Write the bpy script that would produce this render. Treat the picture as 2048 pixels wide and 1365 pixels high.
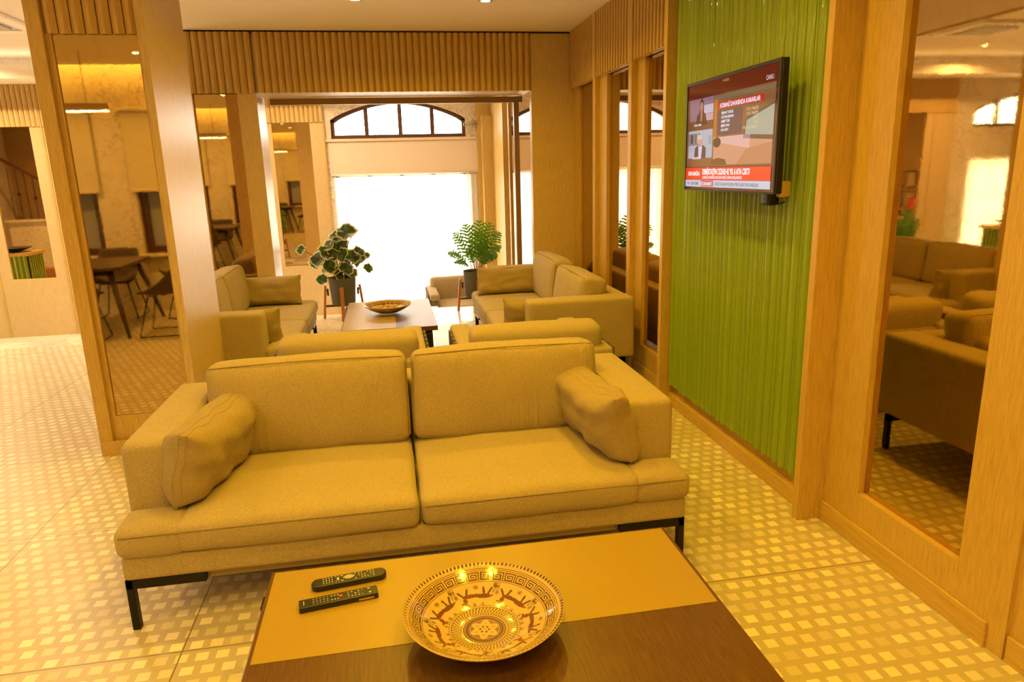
import bpy, bmesh, math, random
from mathutils import Vector, Matrix, noise
random.seed(7)
for o in list(bpy.data.objects): bpy.data.objects.remove(o)
SC = bpy.context.scene; COL = SC.collection
# ------------------------------------------------------------------ camera, world, exposure
F = 1395.0; YAW, PIT, ROL = 0.1681708, -0.2398953, -0.0277965
cam_d = bpy.data.cameras.new('camera'); cam = bpy.data.objects.new('camera', cam_d); COL.objects.link(cam)
cam_d.sensor_width = 36; cam_d.lens = F / 2048 * 36; cam_d.clip_start = .05; cam_d.clip_end = 200
fw = Vector((math.sin(YAW)*math.cos(PIT), math.cos(YAW)*math.cos(PIT), math.sin(PIT)))
rt = Vector((math.cos(YAW), -math.sin(YAW), 0)); up = rt.cross(fw)
c_, s_ = math.cos(ROL), math.sin(ROL)
rt, up = c_*rt + s_*up, -s_*rt + c_*up
M4 = Matrix((rt, up, -fw)).transposed().to_4x4(); M4.translation = (0, 0, 1.62)
cam.matrix_world = M4
SC.camera = cam
SC.view_settings.view_transform = 'Standard'; SC.view_settings.look = 'None'
SC.view_settings.exposure = 0.0; SC.view_settings.gamma = 1.0; SC.view_settings.use_curve_mapping = False
W = bpy.data.worlds.new('daylight'); SC.world = W; W.use_nodes = True
W.node_tree.nodes['Background'].inputs[0].default_value = (1.0, .92, .78, 1)
W.node_tree.nodes['Background'].inputs[1].default_value = 13.0
AMBER = (1.0, .59, .02)        # the lamps over the seating area
WARM = (1.0, .72, .42)         # the lamps over the lobby side
P_DOWN = 14.2; P_LOBBY = 110.0; E_COVE = 40.0

# ------------------------------------------------------------------ object helpers
def link(o): COL.objects.link(o); return o
def tag(o, label=None, cat=None, group=None, kind=None):
    if label: o['label'] = label
    if cat: o['category'] = cat
    if group: o['group'] = group
    if kind: o['kind'] = kind
    return o
def empty(name, loc=(0,0,0), rz=0, label=None, cat=None, group=None, kind=None):
    o = link(bpy.data.objects.new(name, None)); o.location = loc; o.rotation_euler = (0,0,rz)
    o.empty_display_size = .1
    return tag(o, label, cat, group, kind)
def copy_tree(o, parent=None):
    c = o.copy(); COL.objects.link(c)
    if parent: c.parent = parent
    for ch in [x for x in bpy.data.objects if x.parent == o and x is not c]: copy_tree(ch, c)
    return c
class MB:
    """collects shapes and links them as one mesh object"""
    def __init__(s): s.bm = bmesh.new(); s.cur = 0
    def _fin(s, faces):
        for f in faces: f.material_index = s.cur
    def box(s, x0, x1, y0, y1, z0, z1, M=None):
        P = [Vector((x, y, z)) for z in (z0, z1) for y in (y0, y1) for x in (x0, x1)]
        if M is not None: P = [M @ p for p in P]
        v = [s.bm.verts.new(p) for p in P]
        fs = [s.bm.faces.new([v[i] for i in q]) for q in ((0,2,3,1),(4,5,7,6),(0,1,5,4),(2,6,7,3),(0,4,6,2),(1,3,7,5))]
        s._fin(fs); return s
    def prism(s, pts, h0, h1, axis='z', M=None):
        def mk(a, b, h):
            p = {'z': Vector((a,b,h)), 'y': Vector((a,h,b)), 'x': Vector((h,a,b))}[axis]
            return M @ p if M is not None else p
        lo = [s.bm.verts.new(mk(a,b,h0)) for a,b in pts]; hi = [s.bm.verts.new(mk(a,b,h1)) for a,b in pts]
        fs = [s.bm.faces.new(lo[::-1]), s.bm.faces.new(hi)]
        n = len(pts)
        for i in range(n): fs.append(s.bm.faces.new((lo[i], lo[(i+1)%n], hi[(i+1)%n], hi[i])))
        s._fin(fs); return s
    def quad(s, a, b, c, d):
        v = [s.bm.verts.new(Vector(p)) for p in (a,b,c,d)]; s._fin([s.bm.faces.new(v)]); return s
    def poly(s, pts):
        v = [s.bm.verts.new(Vector(p)) for p in pts]; s._fin([s.bm.faces.new(v)]); return s
    def tube(s, pts, r, n=10, closed=False, r2=None):
        P = [Vector(p) for p in pts]; m = len(P); rings = []
        prev = None
        for i, p in enumerate(P):
            if closed: t = (P[(i+1)%m] - P[i-1]).normalized()
            else: t = (P[min(i+1,m-1)] - P[max(i-1,0)]).normalized()
            a = prev if prev is not None else (Vector((0,0,1)) if abs(t.z) < .9 else Vector((1,0,0)))
            u = (a - t*a.dot(t)).normalized(); prev = u; w = t.cross(u)
            rr = r if r2 is None else r + (r2-r)*i/(m-1)
            rings.append([s.bm.verts.new(p + u*rr*math.cos(2*math.pi*k/n) + w*rr*math.sin(2*math.pi*k/n)) for k in range(n)])
        fs = []
        for i in range(m if closed else m-1):
            A, B = rings[i], rings[(i+1)%m]
            for k in range(n): fs.append(s.bm.faces.new((A[k], A[(k+1)%n], B[(k+1)%n], B[k])))
        if not closed: fs += [s.bm.faces.new(rings[0][::-1]), s.bm.faces.new(rings[-1])]
        s._fin(fs); return s
    def lathe(s, prof, n=48, c=(0,0,0), cap=True):
        rings = []
        for r, z in prof:
            rings.append([s.bm.verts.new((c[0]+r*math.cos(2*math.pi*k/n), c[1]+r*math.sin(2*math.pi*k/n), c[2]+z)) for k in range(n)])
        fs = []
        for A, B in zip(rings, rings[1:]):
            for k in range(n): fs.append(s.bm.faces.new((A[k], A[(k+1)%n], B[(k+1)%n], B[k])))
        if cap: fs += [s.bm.faces.new(rings[0][::-1]), s.bm.faces.new(rings[-1])]
        s._fin(fs); return s
    def rbox(s, x0, x1, y0, y1, z0, z1, r=.03, n=10, bulge=(0,0,0), M=None, wr=0, seed=0):
        """soft rounded block with crowned faces and slight wrinkles"""
        C = Vector(((x0+x1)/2, (y0+y1)/2, (z0+z1)/2)); H = Vector(((x1-x0)/2, (y1-y0)/2, (z1-z0)/2))
        r = min(r, *H); I = H - Vector((r,r,r))
        def ticks(h):
            k = 4; a = [-h + r*(1-math.cos(math.pi/2*i/k)) for i in range(k+1)]
            m = max(2, int((2*h-2*r)/ .035)) if n > 6 else max(2, n)
            m = min(m, 40)
            b = [-h + r + (2*h-2*r)*i/m for i in range(1, m)]
            return a + b + [-q for q in a[::-1]]
        T = [ticks(h) for h in H]; cache = {}
        def vert(p):
            key = (round(p[0],6), round(p[1],6), round(p[2],6))
            if key in cache: return cache[key]
            q = Vector([max(-I[i], min(I[i], p[i])) for i in range(3)])
            d = Vector(p) - q
            if d.length > 1e-9: d = d.normalized()*r
            w = q + d
            u = [w[i]/H[i] for i in range(3)]
            g = lambda a: max(0., 1-a*a)**.7
            w = w + Vector((bulge[0]*u[0]*g(u[1])*g(u[2]), bulge[1]*u[1]*g(u[0])*g(u[2]), bulge[2]*u[2]*g(u[0])*g(u[1])))
            if wr:
                nn = noise.noise_vector(w*5.5 + Vector((seed*3.1,0,0)))
                w = w + nn*wr
            w = w + C
            if M is not None: w = M @ w
            cache[key] = s.bm.verts.new(w); return cache[key]
        fs = []
        for ax in range(3):
            a, b = (ax+1)%3, (ax+2)%3
            for sg in (-1, 1):
                for i in range(len(T[a])-1):
                    for j in range(len(T[b])-1):
                        q = []
                        for (ii, jj) in ((i,j),(i+1,j),(i+1,j+1),(i,j+1)):
                            p = [0,0,0]; p[ax] = sg*H[ax]; p[a] = T[a][ii]; p[b] = T[b][jj]; q.append(vert(p))
                        if len(set(q)) < 3: continue
                        if sg < 0: q = q[::-1]
                        try: fs.append(s.bm.faces.new(q))
                        except ValueError: pass
        s._fin(fs); return s
    def build(s, name, mats, parent=None, smooth=False, bevel=0, loc=None, seg=2, normals=True):
        if normals: bmesh.ops.recalc_face_normals(s.bm, faces=s.bm.faces)
        me = bpy.data.meshes.new(name); s.bm.to_mesh(me); s.bm.free()
        for m in (mats if isinstance(mats, (list, tuple)) else [mats]): me.materials.append(m)
        if smooth: me.polygons.foreach_set('use_smooth', [True]*len(me.polygons))
        o = link(bpy.data.objects.new(name, me))
        if parent: o.parent = parent
        if loc: o.location = loc
        if bevel:
            b = o.modifiers.new('bevel', 'BEVEL'); b.width = bevel; b.segments = seg; b.limit_method = 'ANGLE'
            b.harden_normals = False
        return o
def R(d): return math.radians(d)

# ------------------------------------------------------------------ materials
class NT:
    def __init__(s, name):
        s.m = bpy.data.materials.new(name); s.m.use_nodes = True; s.t = s.m.node_tree
        s.b = s.t.nodes['Principled BSDF']; s.out = s.t.nodes['Material Output']
    def n(s, t, **kw):
        x = s.t.nodes.new(t)
        for k, v in kw.items(): setattr(x, k, v)
        return x
    def l(s, a, b): s.t.links.new(a, b)
    def math(s, op, a, b=None, clamp=False):
        x = s.n('ShaderNodeMath', operation=op); x.use_clamp = clamp
        for i, v in enumerate((a, b)):
            if v is None: continue
            if isinstance(v, (int, float)): x.inputs[i].default_value = v
            else: s.l(v, x.inputs[i])
        return x.outputs[0]
    def mix(s, f, a, b):
        x = s.n('ShaderNodeMix', data_type='RGBA')
        for i, v in ((0, f), (6, a), (7, b)):
            if isinstance(v, tuple): x.inputs[i].default_value = v if len(v) == 4 else v + (1,)
            elif isinstance(v, (int, float)): x.inputs[i].default_value = v
            else: s.l(v, x.inputs[i])
        return x.outputs[2]
    def coords(s, kind='Object', scale=(1,1,1)):
        tc = s.n('ShaderNodeTexCoord'); mp = s.n('ShaderNodeMapping'); mp.inputs['Scale'].default_value = scale
        s.l(tc.outputs[kind], mp.inputs[0]); return mp.outputs[0]
    def noise(s, vec, scale=5, detail=4, rough=.5, dist=0):
        x = s.n('ShaderNodeTexNoise'); x.inputs['Scale'].default_value = scale; x.inputs['Detail'].default_value = detail
        x.inputs['Roughness'].default_value = rough; x.inputs['Distortion'].default_value = dist
        s.l(vec, x.inputs['Vector']); return x.outputs[0]
    def ramp(s, f, a, b, ca=(0,0,0), cb=(1,1,1)):
        x = s.n('ShaderNodeValToRGB'); e = x.color_ramp.elements
        e[0].position = a; e[1].position = b; e[0].color = ca + (1,); e[1].color = cb + (1,)
        s.l(f, x.inputs[0]); return x.outputs[0]
    def bump(s, h, strength=.3, dist=.01):
        x = s.n('ShaderNodeBump'); x.inputs['Strength'].default_value = strength; x.inputs['Distance'].default_value = dist
        s.l(h, x.inputs['Height']); s.l(x.outputs[0], s.b.inputs['Normal']); return x
    def col(s, c): 
        if isinstance(c, tuple): s.b.inputs['Base Color'].default_value = c + (1,)
        else: s.l(c, s.b.inputs['Base Color'])
    def set(s, **k):
        for a, v in k.items(): s.b.inputs[a.replace('_', ' ')].default_value = v
        return s
def plain(name, c, rough=.5, metal=0, **k):
    t = NT(name); t.col(c); t.set(Roughness=rough, Metallic=metal, **k); return t.m
def wood(name, c1, c2, grain=(1,1,1), rough=.42, scale=1.0):
    t = NT(name); v = t.coords('Object', grain)
    a = t.noise(v, 40*scale, 5, .6, .15); b = t.noise(v, 130*scale, 3, .6)
    f = t.math('ADD', t.math('MULTIPLY', a, .65), t.math('MULTIPLY', b, .35))
    t.col(t.ramp(f, .36, .64, c1, c2)); t.set(Roughness=rough); t.bump(f, .12, .002); return t.m
def fabric(name, c1, c2, wrink=.35, pleat=False):
    t = NT(name); v = t.coords('Object')
    a = t.noise(v, 300, 2, .75); b = t.noise(v, 6, 3, .5)
    t.col(t.mix(t.math('MULTIPLY', b, .25), t.ramp(a, .36, .64, tuple(x*.86 for x in c1), tuple(x*1.05 for x in c2)), tuple(x*.8 for x in c1)))
    w = t.noise(t.coords('Object', (1,1,.25)), 22, 2, .5, .4)
    h = t.math('ADD', t.math('MULTIPLY', a, .12), t.math('MULTIPLY', w, wrink))
    if pleat:
        q = t.noise(t.coords('Object', (1,1,.06)), 30, 2, .45, .3); m = t.ramp(t.noise(t.coords('Object', (1,.2,.6)), 4, 2), .42, .62)
        h = t.math('ADD', h, t.math('MULTIPLY', t.math('MULTIPLY', t.ramp(q, .40, .62), m), .75))
    t.bump(h, .55, .012); t.set(Roughness=.95, Sheen_Weight=.12, Specular_IOR_Level=.2); return t.m
def emis(name, c, e):
    t = NT(name); t.col((0,0,0)); t.b.inputs['Emission Color'].default_value = c + (1,); t.set(Emission_Strength=e); return t.m

OAK1, OAK2 = (.46,.295,.075), (.62,.42,.125)
M_oak = wood('oak_veneer', OAK1, OAK2, (3,3,.22))
M_oak_h = wood('oak_veneer_crossways', OAK1, OAK2, (1,.12,3))
M_oak_gloss = wood('oak_satin', (.50,.36,.16), (.66,.50,.26), (3,3,.2), .36)
M_slat = wood('oak_slats', (.50,.33,.11), (.66,.46,.17), (3,3,.2), .45)
M_walnut = wood('walnut_veneer', (.065,.027,.004), (.13,.058,.010), (4,.25,4), .34)
M_dark_wood = wood('dark_wood', (.05,.025,.013), (.10,.055,.03), (4,1,.3), .4)
M_orange_wood = wood('teak_leg', (.30,.11,.025), (.46,.19,.05), (3,3,.4), .45)
M_fab = fabric('beige_fabric', (.36,.28,.150), (.475,.38,.225))
M_fab_d = fabric('pillow_fabric', (.31,.23,.12), (.41,.315,.18), .55)
M_fab_b = fabric('beige_fabric_pleated', (.355,.275,.148), (.47,.375,.22), .3, True)
M_pipe = plain('seam_cord', (.27,.20,.12), .9)
M_black = plain('black_metal', (.012,.011,.011), .38, .6)
M_brown_metal = plain('brown_aluminium', (.26,.155,.08), .4, .3)
M_strap = plain('webbing_strap', (.10,.075,.055), .7)
M_white = plain('white_paint', (.80,.76,.70), .6)
M_ceil = plain('ceiling_paint', (.93,.87,.76), .85)
M_cream_lam = plain('cream_laminate', (.34,.225,.026), .33)
M_blackpl = plain('black_plastic', (.012,.012,.013), .35)
M_grey_pot = fabric('grey_felt_pot', (.07,.065,.06), (.14,.13,.12), .1)
M_choc = fabric('brown_leatherette', (.075,.050,.032), (.13,.09,.06), .1)
M_lamp = emis('lamp_lens', (1, .78, .42), 30)
M_led = emis('led_strip', (1.0, .78, .52), E_COVE*.21)
M_led2 = emis('led_strip_rear', (1.0, .70, .14), E_COVE*2.9)
M_tube = emis('led_tube', (1.0, .9, .6), 14)
M_steel = plain('steel', (.6,.58,.55), .25, 1.0)
M_soil = plain('soil', (.05,.03,.02), .95)

def mat_floor():
    t = NT('terrazzo_squares'); tc = t.n('ShaderNodeTexCoord'); sp = t.n('ShaderNodeSeparateXYZ'); t.l(tc.outputs['Object'], sp.inputs[0])
    px, py = .0685, .0695
    v = t.math('DIVIDE', t.math('ADD', sp.outputs[1], 100.), py); row = t.math('FLOOR', v)
    off = t.math('MULTIPLY', t.math('FLOORED_MODULO', row, 2.), .5)
    u = t.math('ADD', t.math('DIVIDE', t.math('ADD', sp.outputs[0], 100.), px), off); colm = t.math('FLOOR', u)
    fu = t.math('ABSOLUTE', t.math('SUBTRACT', t.math('FRACT', u), .5)); fv = t.math('ABSOLUTE', t.math('SUBTRACT', t.math('FRACT', v), .5))
    m = t.math('LESS_THAN', t.math('MAXIMUM', t.math('MULTIPLY', fu, 1.0), t.math('MULTIPLY', fv, 1.02)), .305)
    cb = t.n('ShaderNodeCombineXYZ'); t.l(colm, cb.inputs[0]); t.l(row, cb.inputs[1])
    wn = t.n('ShaderNodeTexWhiteNoise', noise_dimensions='2D'); t.l(cb.outputs[0], wn.inputs[0])
    vein = t.noise(t.coords('Object', (1,3,1)), 24, 4, .6, .5)
    base = t.mix(t.noise(t.coords('Object'), 3, 4), (.44,.375,.27), (.50,.43,.32))
    lite = t.mix(t.math('MULTIPLY', wn.outputs[0], 1.0), (.56,.48,.36), (.84,.76,.62))
    lite = t.mix(t.math('MULTIPLY', vein, .35), lite, (.62,.54,.42))
    c = t.mix(m, base, lite)
    # joints between the large tiles
    jx = t.math('ABSOLUTE', t.math('SUBTRACT', t.math('FLOORED_MODULO', t.math('ADD', sp.outputs[0], .82), .93), .465))
    jy = t.math('ABSOLUTE', t.math('SUBTRACT', t.math('FLOORED_MODULO', t.math('SUBTRACT', sp.outputs[1], 2.31), 1.01), .505))
    j = t.math('MAXIMUM', t.math('GREATER_THAN', jx, .4625), t.math('GREATER_THAN', jy, .5025))
    t.col(t.mix(j, c, (.20,.15,.09))); t.set(Roughness=.33); return t.m
M_floor = mat_floor()
def mat_marble(name, a, b, vc, rough=.3, vs=9):
    t = NT(name); v = t.coords('Object')
    n1 = t.noise(v, 2.2, 5, .55, .6)
    vo = t.n('ShaderNodeTexVoronoi', feature='DISTANCE_TO_EDGE'); vo.inputs['Scale'].default_value = vs
    wv = t.n('ShaderNodeVectorMath', operation='ADD'); nz = t.n('ShaderNodeTexNoise'); nz.inputs['Scale'].default_value = 7
    t.l(v, nz.inputs['Vector']); sc = t.n('ShaderNodeVectorMath', operation='SCALE'); sc.inputs['Scale'].default_value = .28
    t.l(nz.outputs['Color'], sc.inputs[0]); t.l(v, wv.inputs[0]); t.l(sc.outputs[0], wv.inputs[1]); t.l(wv.outputs[0], vo.inputs['Vector'])
    vein = t.ramp(vo.outputs[0], .0, .05, (1,1,1), (0,0,0))
    msk = t.math('MULTIPLY', vein, t.ramp(t.noise(v, 3, 3), .36, .56))
    t.col(t.mix(t.math('MULTIPLY', msk, .75), t.mix(n1, a, b), vc)); t.set(Roughness=rough); return t.m
M_marble = mat_marble('cream_marble', (.66,.56,.42), (.78,.69,.55), (.24,.15,.07))
M_marble_fl = mat_marble('cream_marble_floor', (.70,.63,.52), (.78,.72,.62), (.5,.42,.30), .12, 3)
def mat_mirror():
    t = NT('antique_bronze_mirror'); v = t.coords('Object')
    n1 = t.noise(v, 9, 6, .65, .8); n2 = t.noise(v, 60, 3, .7)
    f = t.math('MULTIPLY', t.ramp(n1, .52, .70), .22)
    t.col(t.mix(f, (.55,.40,.17), (.34,.22,.075))); t.set(Metallic=1.0, Roughness=.02)
    t.bump(t.math('ADD', t.math('MULTIPLY', n1, .5), t.math('MULTIPLY', n2, .03)), .012, .01); return t.m
M_mirror = mat_mirror()
def mat_green():
    t = NT('green_lacquer'); v = t.coords('Object', (1,1,.05))
    t.col(t.mix(t.noise(v, 6, 2), (.22,.34,.015), (.27,.39,.02))); t.set(Roughness=.28); t.set(Coat_Weight=.9, Coat_Roughness=.05); return t.m
M_green = mat_green()
def mat_sheer():
    t = NT('sheer_curtain'); tr = t.n('ShaderNodeBsdfTranslucent'); tr.inputs[0].default_value = (.92,.90,.86,1)
    df = t.n('ShaderNodeBsdfDiffuse'); df.inputs[0].default_value = (.85,.82,.76,1)
    mx = t.n('ShaderNodeMixShader'); mx.inputs[0].default_value = .72
    t.l(df.outputs[0], mx.inputs[1]); t.l(tr.outputs[0], mx.inputs[2]); t.l(mx.outputs[0], t.out.inputs[0]); return t.m
M_sheer = mat_sheer()
def mat_blind(name, c, f):
    t = NT(name); tr = t.n('ShaderNodeBsdfTranslucent'); tr.inputs[0].default_value = c + (1,)
    df = t.n('ShaderNodeBsdfDiffuse'); df.inputs[0].default_value = c + (1,)
    mx = t.n('ShaderNodeMixShader'); mx.inputs[0].default_value = f
    t.l(df.outputs[0], mx.inputs[1]); t.l(tr.outputs[0], mx.inputs[2]); t.l(mx.outputs[0], t.out.inputs[0]); return t.m
M_blind = mat_blind('cream_blind', (.74,.66,.48), .10)
M_frost = mat_blind('frosted_film', (.34,.33,.32), .18)
def mat_pane():
    t = NT('clear_pane'); tr = t.n('ShaderNodeBsdfTransparent'); gl = t.n('ShaderNodeBsdfGlossy'); gl.inputs['Roughness'].default_value = .03
    mx = t.n('ShaderNodeMixShader'); mx.inputs[0].default_value = .06
    t.l(tr.outputs[0], mx.inputs[1]); t.l(gl.outputs[0], mx.inputs[2]); t.l(mx.outputs[0], t.out.inputs[0]); return t.m
M_pane = mat_pane()

# ------------------------------------------------------------------ structure
XR = 1.90; YB = 7.125; YF = 11.3; ZC = 2.92; ZL = 3.30; YK = -.75; LOW = -.60; XL = -8.7
def struct(name, mb, mat, parent=None, **k):
    o = mb.build(name, mat, parent, **k)
    if parent is None: tag(o, kind='structure')
    return o
# seating platform floor, with a marble border at its edge
struct('floor', MB().box(-5.2, 2.1, YK, 7.55, -.05, 0).box(-5.2,-1.9,7.55,7.65,-.05,0), M_floor)
fb = MB(); fb.box(-5.2, -1.9, 7.65, 7.95, -.05, 0); fb.box(-1.9, 2.1, 7.55, 8.45, -.05, 0)
struct('floor_border', fb, M_marble_fl)
fb = MB(); fb.box(-5.2, -1.9, 7.55, 7.90, LOW, -.05); fb.box(-1.9, 2.1, 7.55, 8.40, LOW, -.05); fb.box(-5.2, -5.15, YK, 7.55, LOW, -.05)
struct('platform_riser', fb, M_marble)
struct('floor_lobby', MB().box(XL-1.2, 2.1, YK, YF+.3, LOW-.05, LOW), M_marble_fl)
# ceilings
cb = MB(); cb.box(-5.2, -1.85, -.40, 4.35, ZC, ZC+.12); cb.box(-1.85, 2.1, -.40, 7.62, ZC, ZC+.12)
struct('ceiling', cb, M_ceil)
cb = MB(); cb.box(XL-1.2, 2.1, 7.62, YF+.3, ZL, ZL+.1); cb.box(XL-1.2, -5.2, YK-.3, 7.62, ZL, ZL+.1); cb.box(-5.2, 2.1, YK-.3, 7.62, ZL+.0, ZL+.1)
struct('ceiling_lobby', cb, plain('lobby_ceiling_paint', (.76,.68,.57), .85))
cb = MB(); cb.box(-1.85, 2.1, 7.62, 7.70, 2.86, ZL); cb.box(-5.28,-5.2,-.4,4.35,ZC-.02,ZL); cb.box(-5.28,-1.85,4.35,4.40,ZC-.02,ZL); cb.box(-1.90,-1.85,4.40,7.70,ZC-.02,ZL)
cb.box(XL, 1.9, 10.65, YF, 2.965, 3.02); cb.box(XL, 1.9, 10.65, 10.69, 3.02, 3.10)
struct('ceiling_soffit', cb, M_ceil)
# cove LED strips (real lamps lying in the coves)
o = MB().box(-8.5, 1.8, 10.80, 10.86, 3.03, 3.045).build('cove_light', M_led)
tag(o, 'long warm strip light hidden in the cove above the far lobby wall', 'light strip', 'cove strip lights')
o = MB().box(-5.1, 1.8, -.385, -.33, ZC+.125, ZC+.14).build('cove_light', M_led2)
tag(o, 'long warm strip light hidden in the cove above the rear window wall', 'light strip', 'cove strip lights')
# rear wall (behind the viewpoint) with window holes
wins = [(-4.32,-3.50), (-3.05,-2.23), (-1.60,-.78), (-.15,.67)]
wb = MB(); xs = -5.3
for a, b in wins:
    wb.box(xs, a, YK-.25, YK, LOW, ZL); wb.box(a, b, YK-.25, YK, LOW, .72); wb.box(a, b, YK-.25, YK, 2.42, ZL); xs = b
wb.box(xs, 2.1, YK-.25, YK, LOW, ZL); wb.box(XL-1.2, -5.3, YK-.25, YK, LOW, ZL)
struct('wall_rear', wb, M_marble)
for i, (a, b) in enumerate(wins):
    f = MB(); y0, y1 = YK-.16, YK-.08; w = .085
    f.box(a, a+w, y0, y1, .72, 2.42); f.box(b-w, b, y0, y1, .72, 2.42); f.box(a+w, b-w, y0, y1, .72, .72+w); f.box(a+w, b-w, y0, y1, 2.42-w, 2.42)
    w_ = struct('window_%d' % (i+3), f, plain('mahogany_frame', (.075,.022,.010), .35), bevel=.006)
    MB().box(a+.085, b-.085, YK-.13, YK-.115, .805, 2.335).build('pane', M_frost, w_)
    MB().box(a-.06, b+.06, YK-.02, YK+.10, .68, .72).build('sill', M_marble, w_, bevel=.008)
    bl = empty('roller_blind', ((a+b)/2, YK+.045, 2.45), 0, ['cream roller blind on the rear window farthest left of the four', 'cream roller blind on the rear window behind the dining table end', 'cream roller blind on the rear window left of the viewpoint', 'cream roller blind on the rear window behind the viewpoint'][i], 'blind', 'roller blinds on the rear windows')
    hw = (b-a)/2 + .07
    MB().tube([(-hw,0,0),(hw,0,0)], .032, 14).build('roller', M_blind, bl, smooth=True)
    MB().box(-hw+.02, hw-.02, -.004, 0, -.93, 0).build('cloth', M_blind, bl)
    MB().box(-hw+.02, hw-.02, -.012, .010, -.965, -.93).build('bottom_rail', plain('blind_rail', (.72,.58,.32), .5), bl, bevel=.004)
# left end of the lobby
struct('wall_left', MB().box(XL-1.3, XL-1.2, YK-.25, YF+.3, LOW, ZL), M_marble)
struct('wall_lobby_back', MB().box(XL-1.2, -5.2, YK-.02, YK, LOW, ZL), M_marble)

def slats(mb, u0, u1, z0, z1, pos, axis, depth=.022, pitch=.064, sgn=-1):
    """ribbed cladding; ribs stand off the face at pos"""
    n = max(1, round((u1-u0)/pitch)); p = (u1-u0)/n
    prof = []
    for i in range(n):
        a = u0 + i*p
        if axis == 'x': prof += [(a, 0), (a+.30*p, 1), (a+.56*p, 1), (a+.94*p, 0)]
        else: prof += [(a, 0), (a+.05*p, 1), (a+.46*p, 1), (a+.52*p, 0)]
    prof.append((u1, 0))
    for (a, da), (b, db) in zip(prof, prof[1:]):
        A, B = pos + sgn*da*depth, pos + sgn*db*depth; K = pos + .012*(-sgn)
        if axis == 'x':   # runs along x, faces -y
            P = [(a,A),(b,B),(b,K),(a,K)]
        else:
            P = [(A,a),(B,b),(K,b),(K,a)]
        mb.prism(P, z0, z1)
    return mb
def mirror(x0, x1, y0, y1, z0, z1, label, face):
    mb = MB(); mb.box(x0, x1, y0, y1, z0, z1)
    o = mb.build('wall_mirror', M_mirror); tag(o, label, 'mirror', 'bronze wall mirrors'); return o
# ---- right wall
wr = MB()
wr.box(XR+.036, 2.1, YK, YB+.5, 0, ZC)                    # backing behind everything
# near panel with the tall mirror: y 1.69..2.70 ; mirror 1.90..2.45
wr.box(XR, XR+.036, 1.69, 1.905, 0, ZC); wr.box(XR, XR+.036, 2.455, 2.70, 0, ZC)
wr.box(XR, XR+.036, 1.905, 2.455, 0, .235); wr.box(XR, XR+.036, 1.905, 2.455, 2.80, ZC)
wr.box(XR+.015, XR+.036, YK, 1.69, 0, ZC)
wall_r = struct('wall_right', wr, M_oak)
mirror(XR+.028, XR+.034, 1.905, 2.455, .235, 2.80, 'tall bronze mirror nearest on the right wall, showing the sofas', 'x')
MB().box(XR-.012, XR, 1.755, 2.69, 0, .095).box(XR+.003,XR+.015,YK,1.685,0,.095).build('baseboard', M_oak_h, wall_r, bevel=.003)
MB().box(1.775, XR+.036, 2.69, 2.732, 0, ZC).build('post', M_oak, wall_r, bevel=.002)
MB().box(1.772, XR+.036, 4.392, 4.44, 0, ZC).build('post', M_oak, wall_r, bevel=.002)
MB().box(XR-.02, XR+.036, 2.732, 4.392, 0, .16).build('panel', M_oak, wall_r)
MB().box(1.842, XR-.02, 2.732, 4.392, 0, .085).build('baseboard', M_oak_h, wall_r, bevel=.003)
# fluted green panel
g = MB(); y = 2.735; prof = []
while y < 4.385:
    w = random.choice((.022,.03,.03,.038,.05,.05,.062)); w = min(w, 4.39-y)
    d = .014 + .024*min(1, w/.05)
    for k in range(12):
        a = k/11; prof.append((y + w*(.04+.92*a), d*math.sin(math.pi*a)**.6 if 0 < a < 1 else 0))
    y += w
pts = [(1.866 - h, yy) for yy, h in prof]
for (a, b), (c, d) in zip(pts, pts[1:]):
    g.quad((a,b,.15),(c,d,.15),(c,d,ZC),(a,b,ZC))
for (a, b), (c, d) in zip(pts, pts[1:]):
    g.quad((a,b,.15),(1.878,b,.15),(1.878,d,.15),(c,d,.15))
g.box(1.866, 1.88, 2.733, 4.391, .15, ZC)
o = g.build('fluted_panel', M_green, smooth=False); tag(o, 'glossy green fluted wall panel behind the television', 'wall panel')
# far bays: fins at 5.28 and 6.226
for ya, yb in ((5.28,5.355),(6.226,6.30)):
    MB().box(1.856, XR+.036, ya, yb, 0, ZC).build('post', M_oak, wall_r, bevel=.002)
for i, (ya, yb, ma, mb_) in enumerate(((4.44,5.28,4.55,5.115),(5.355,6.226,5.42,6.02),(6.30,7.125,6.36,6.93))):
    p = MB(); p.box(XR, XR+.036, ya, ma, 0, 2.39); p.box(XR, XR+.036, mb_, yb, 0, 2.39); p.box(XR, XR+.036, ma, mb_, 0, .25)
    p.build('panel', M_oak, wall_r)
    s = MB(); slats(s, ya, yb, 2.39, ZC, XR, 'y', .042, .067); s.build('slatted_panel', M_slat, wall_r)
    MB().box(XR-.012, XR, ya+.005, yb-.005, 0, .095).build('baseboard', M_oak_h, wall_r, bevel=.003)
    mirror(XR+.028, XR+.034, ma, mb_, .25, 2.39, ['bronze mirror strip just left of the green panel', 'bronze mirror strip in the middle bay behind the right sofa', 'bronze mirror strip in the corner bay of the right wall'][i], 'x')
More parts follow.
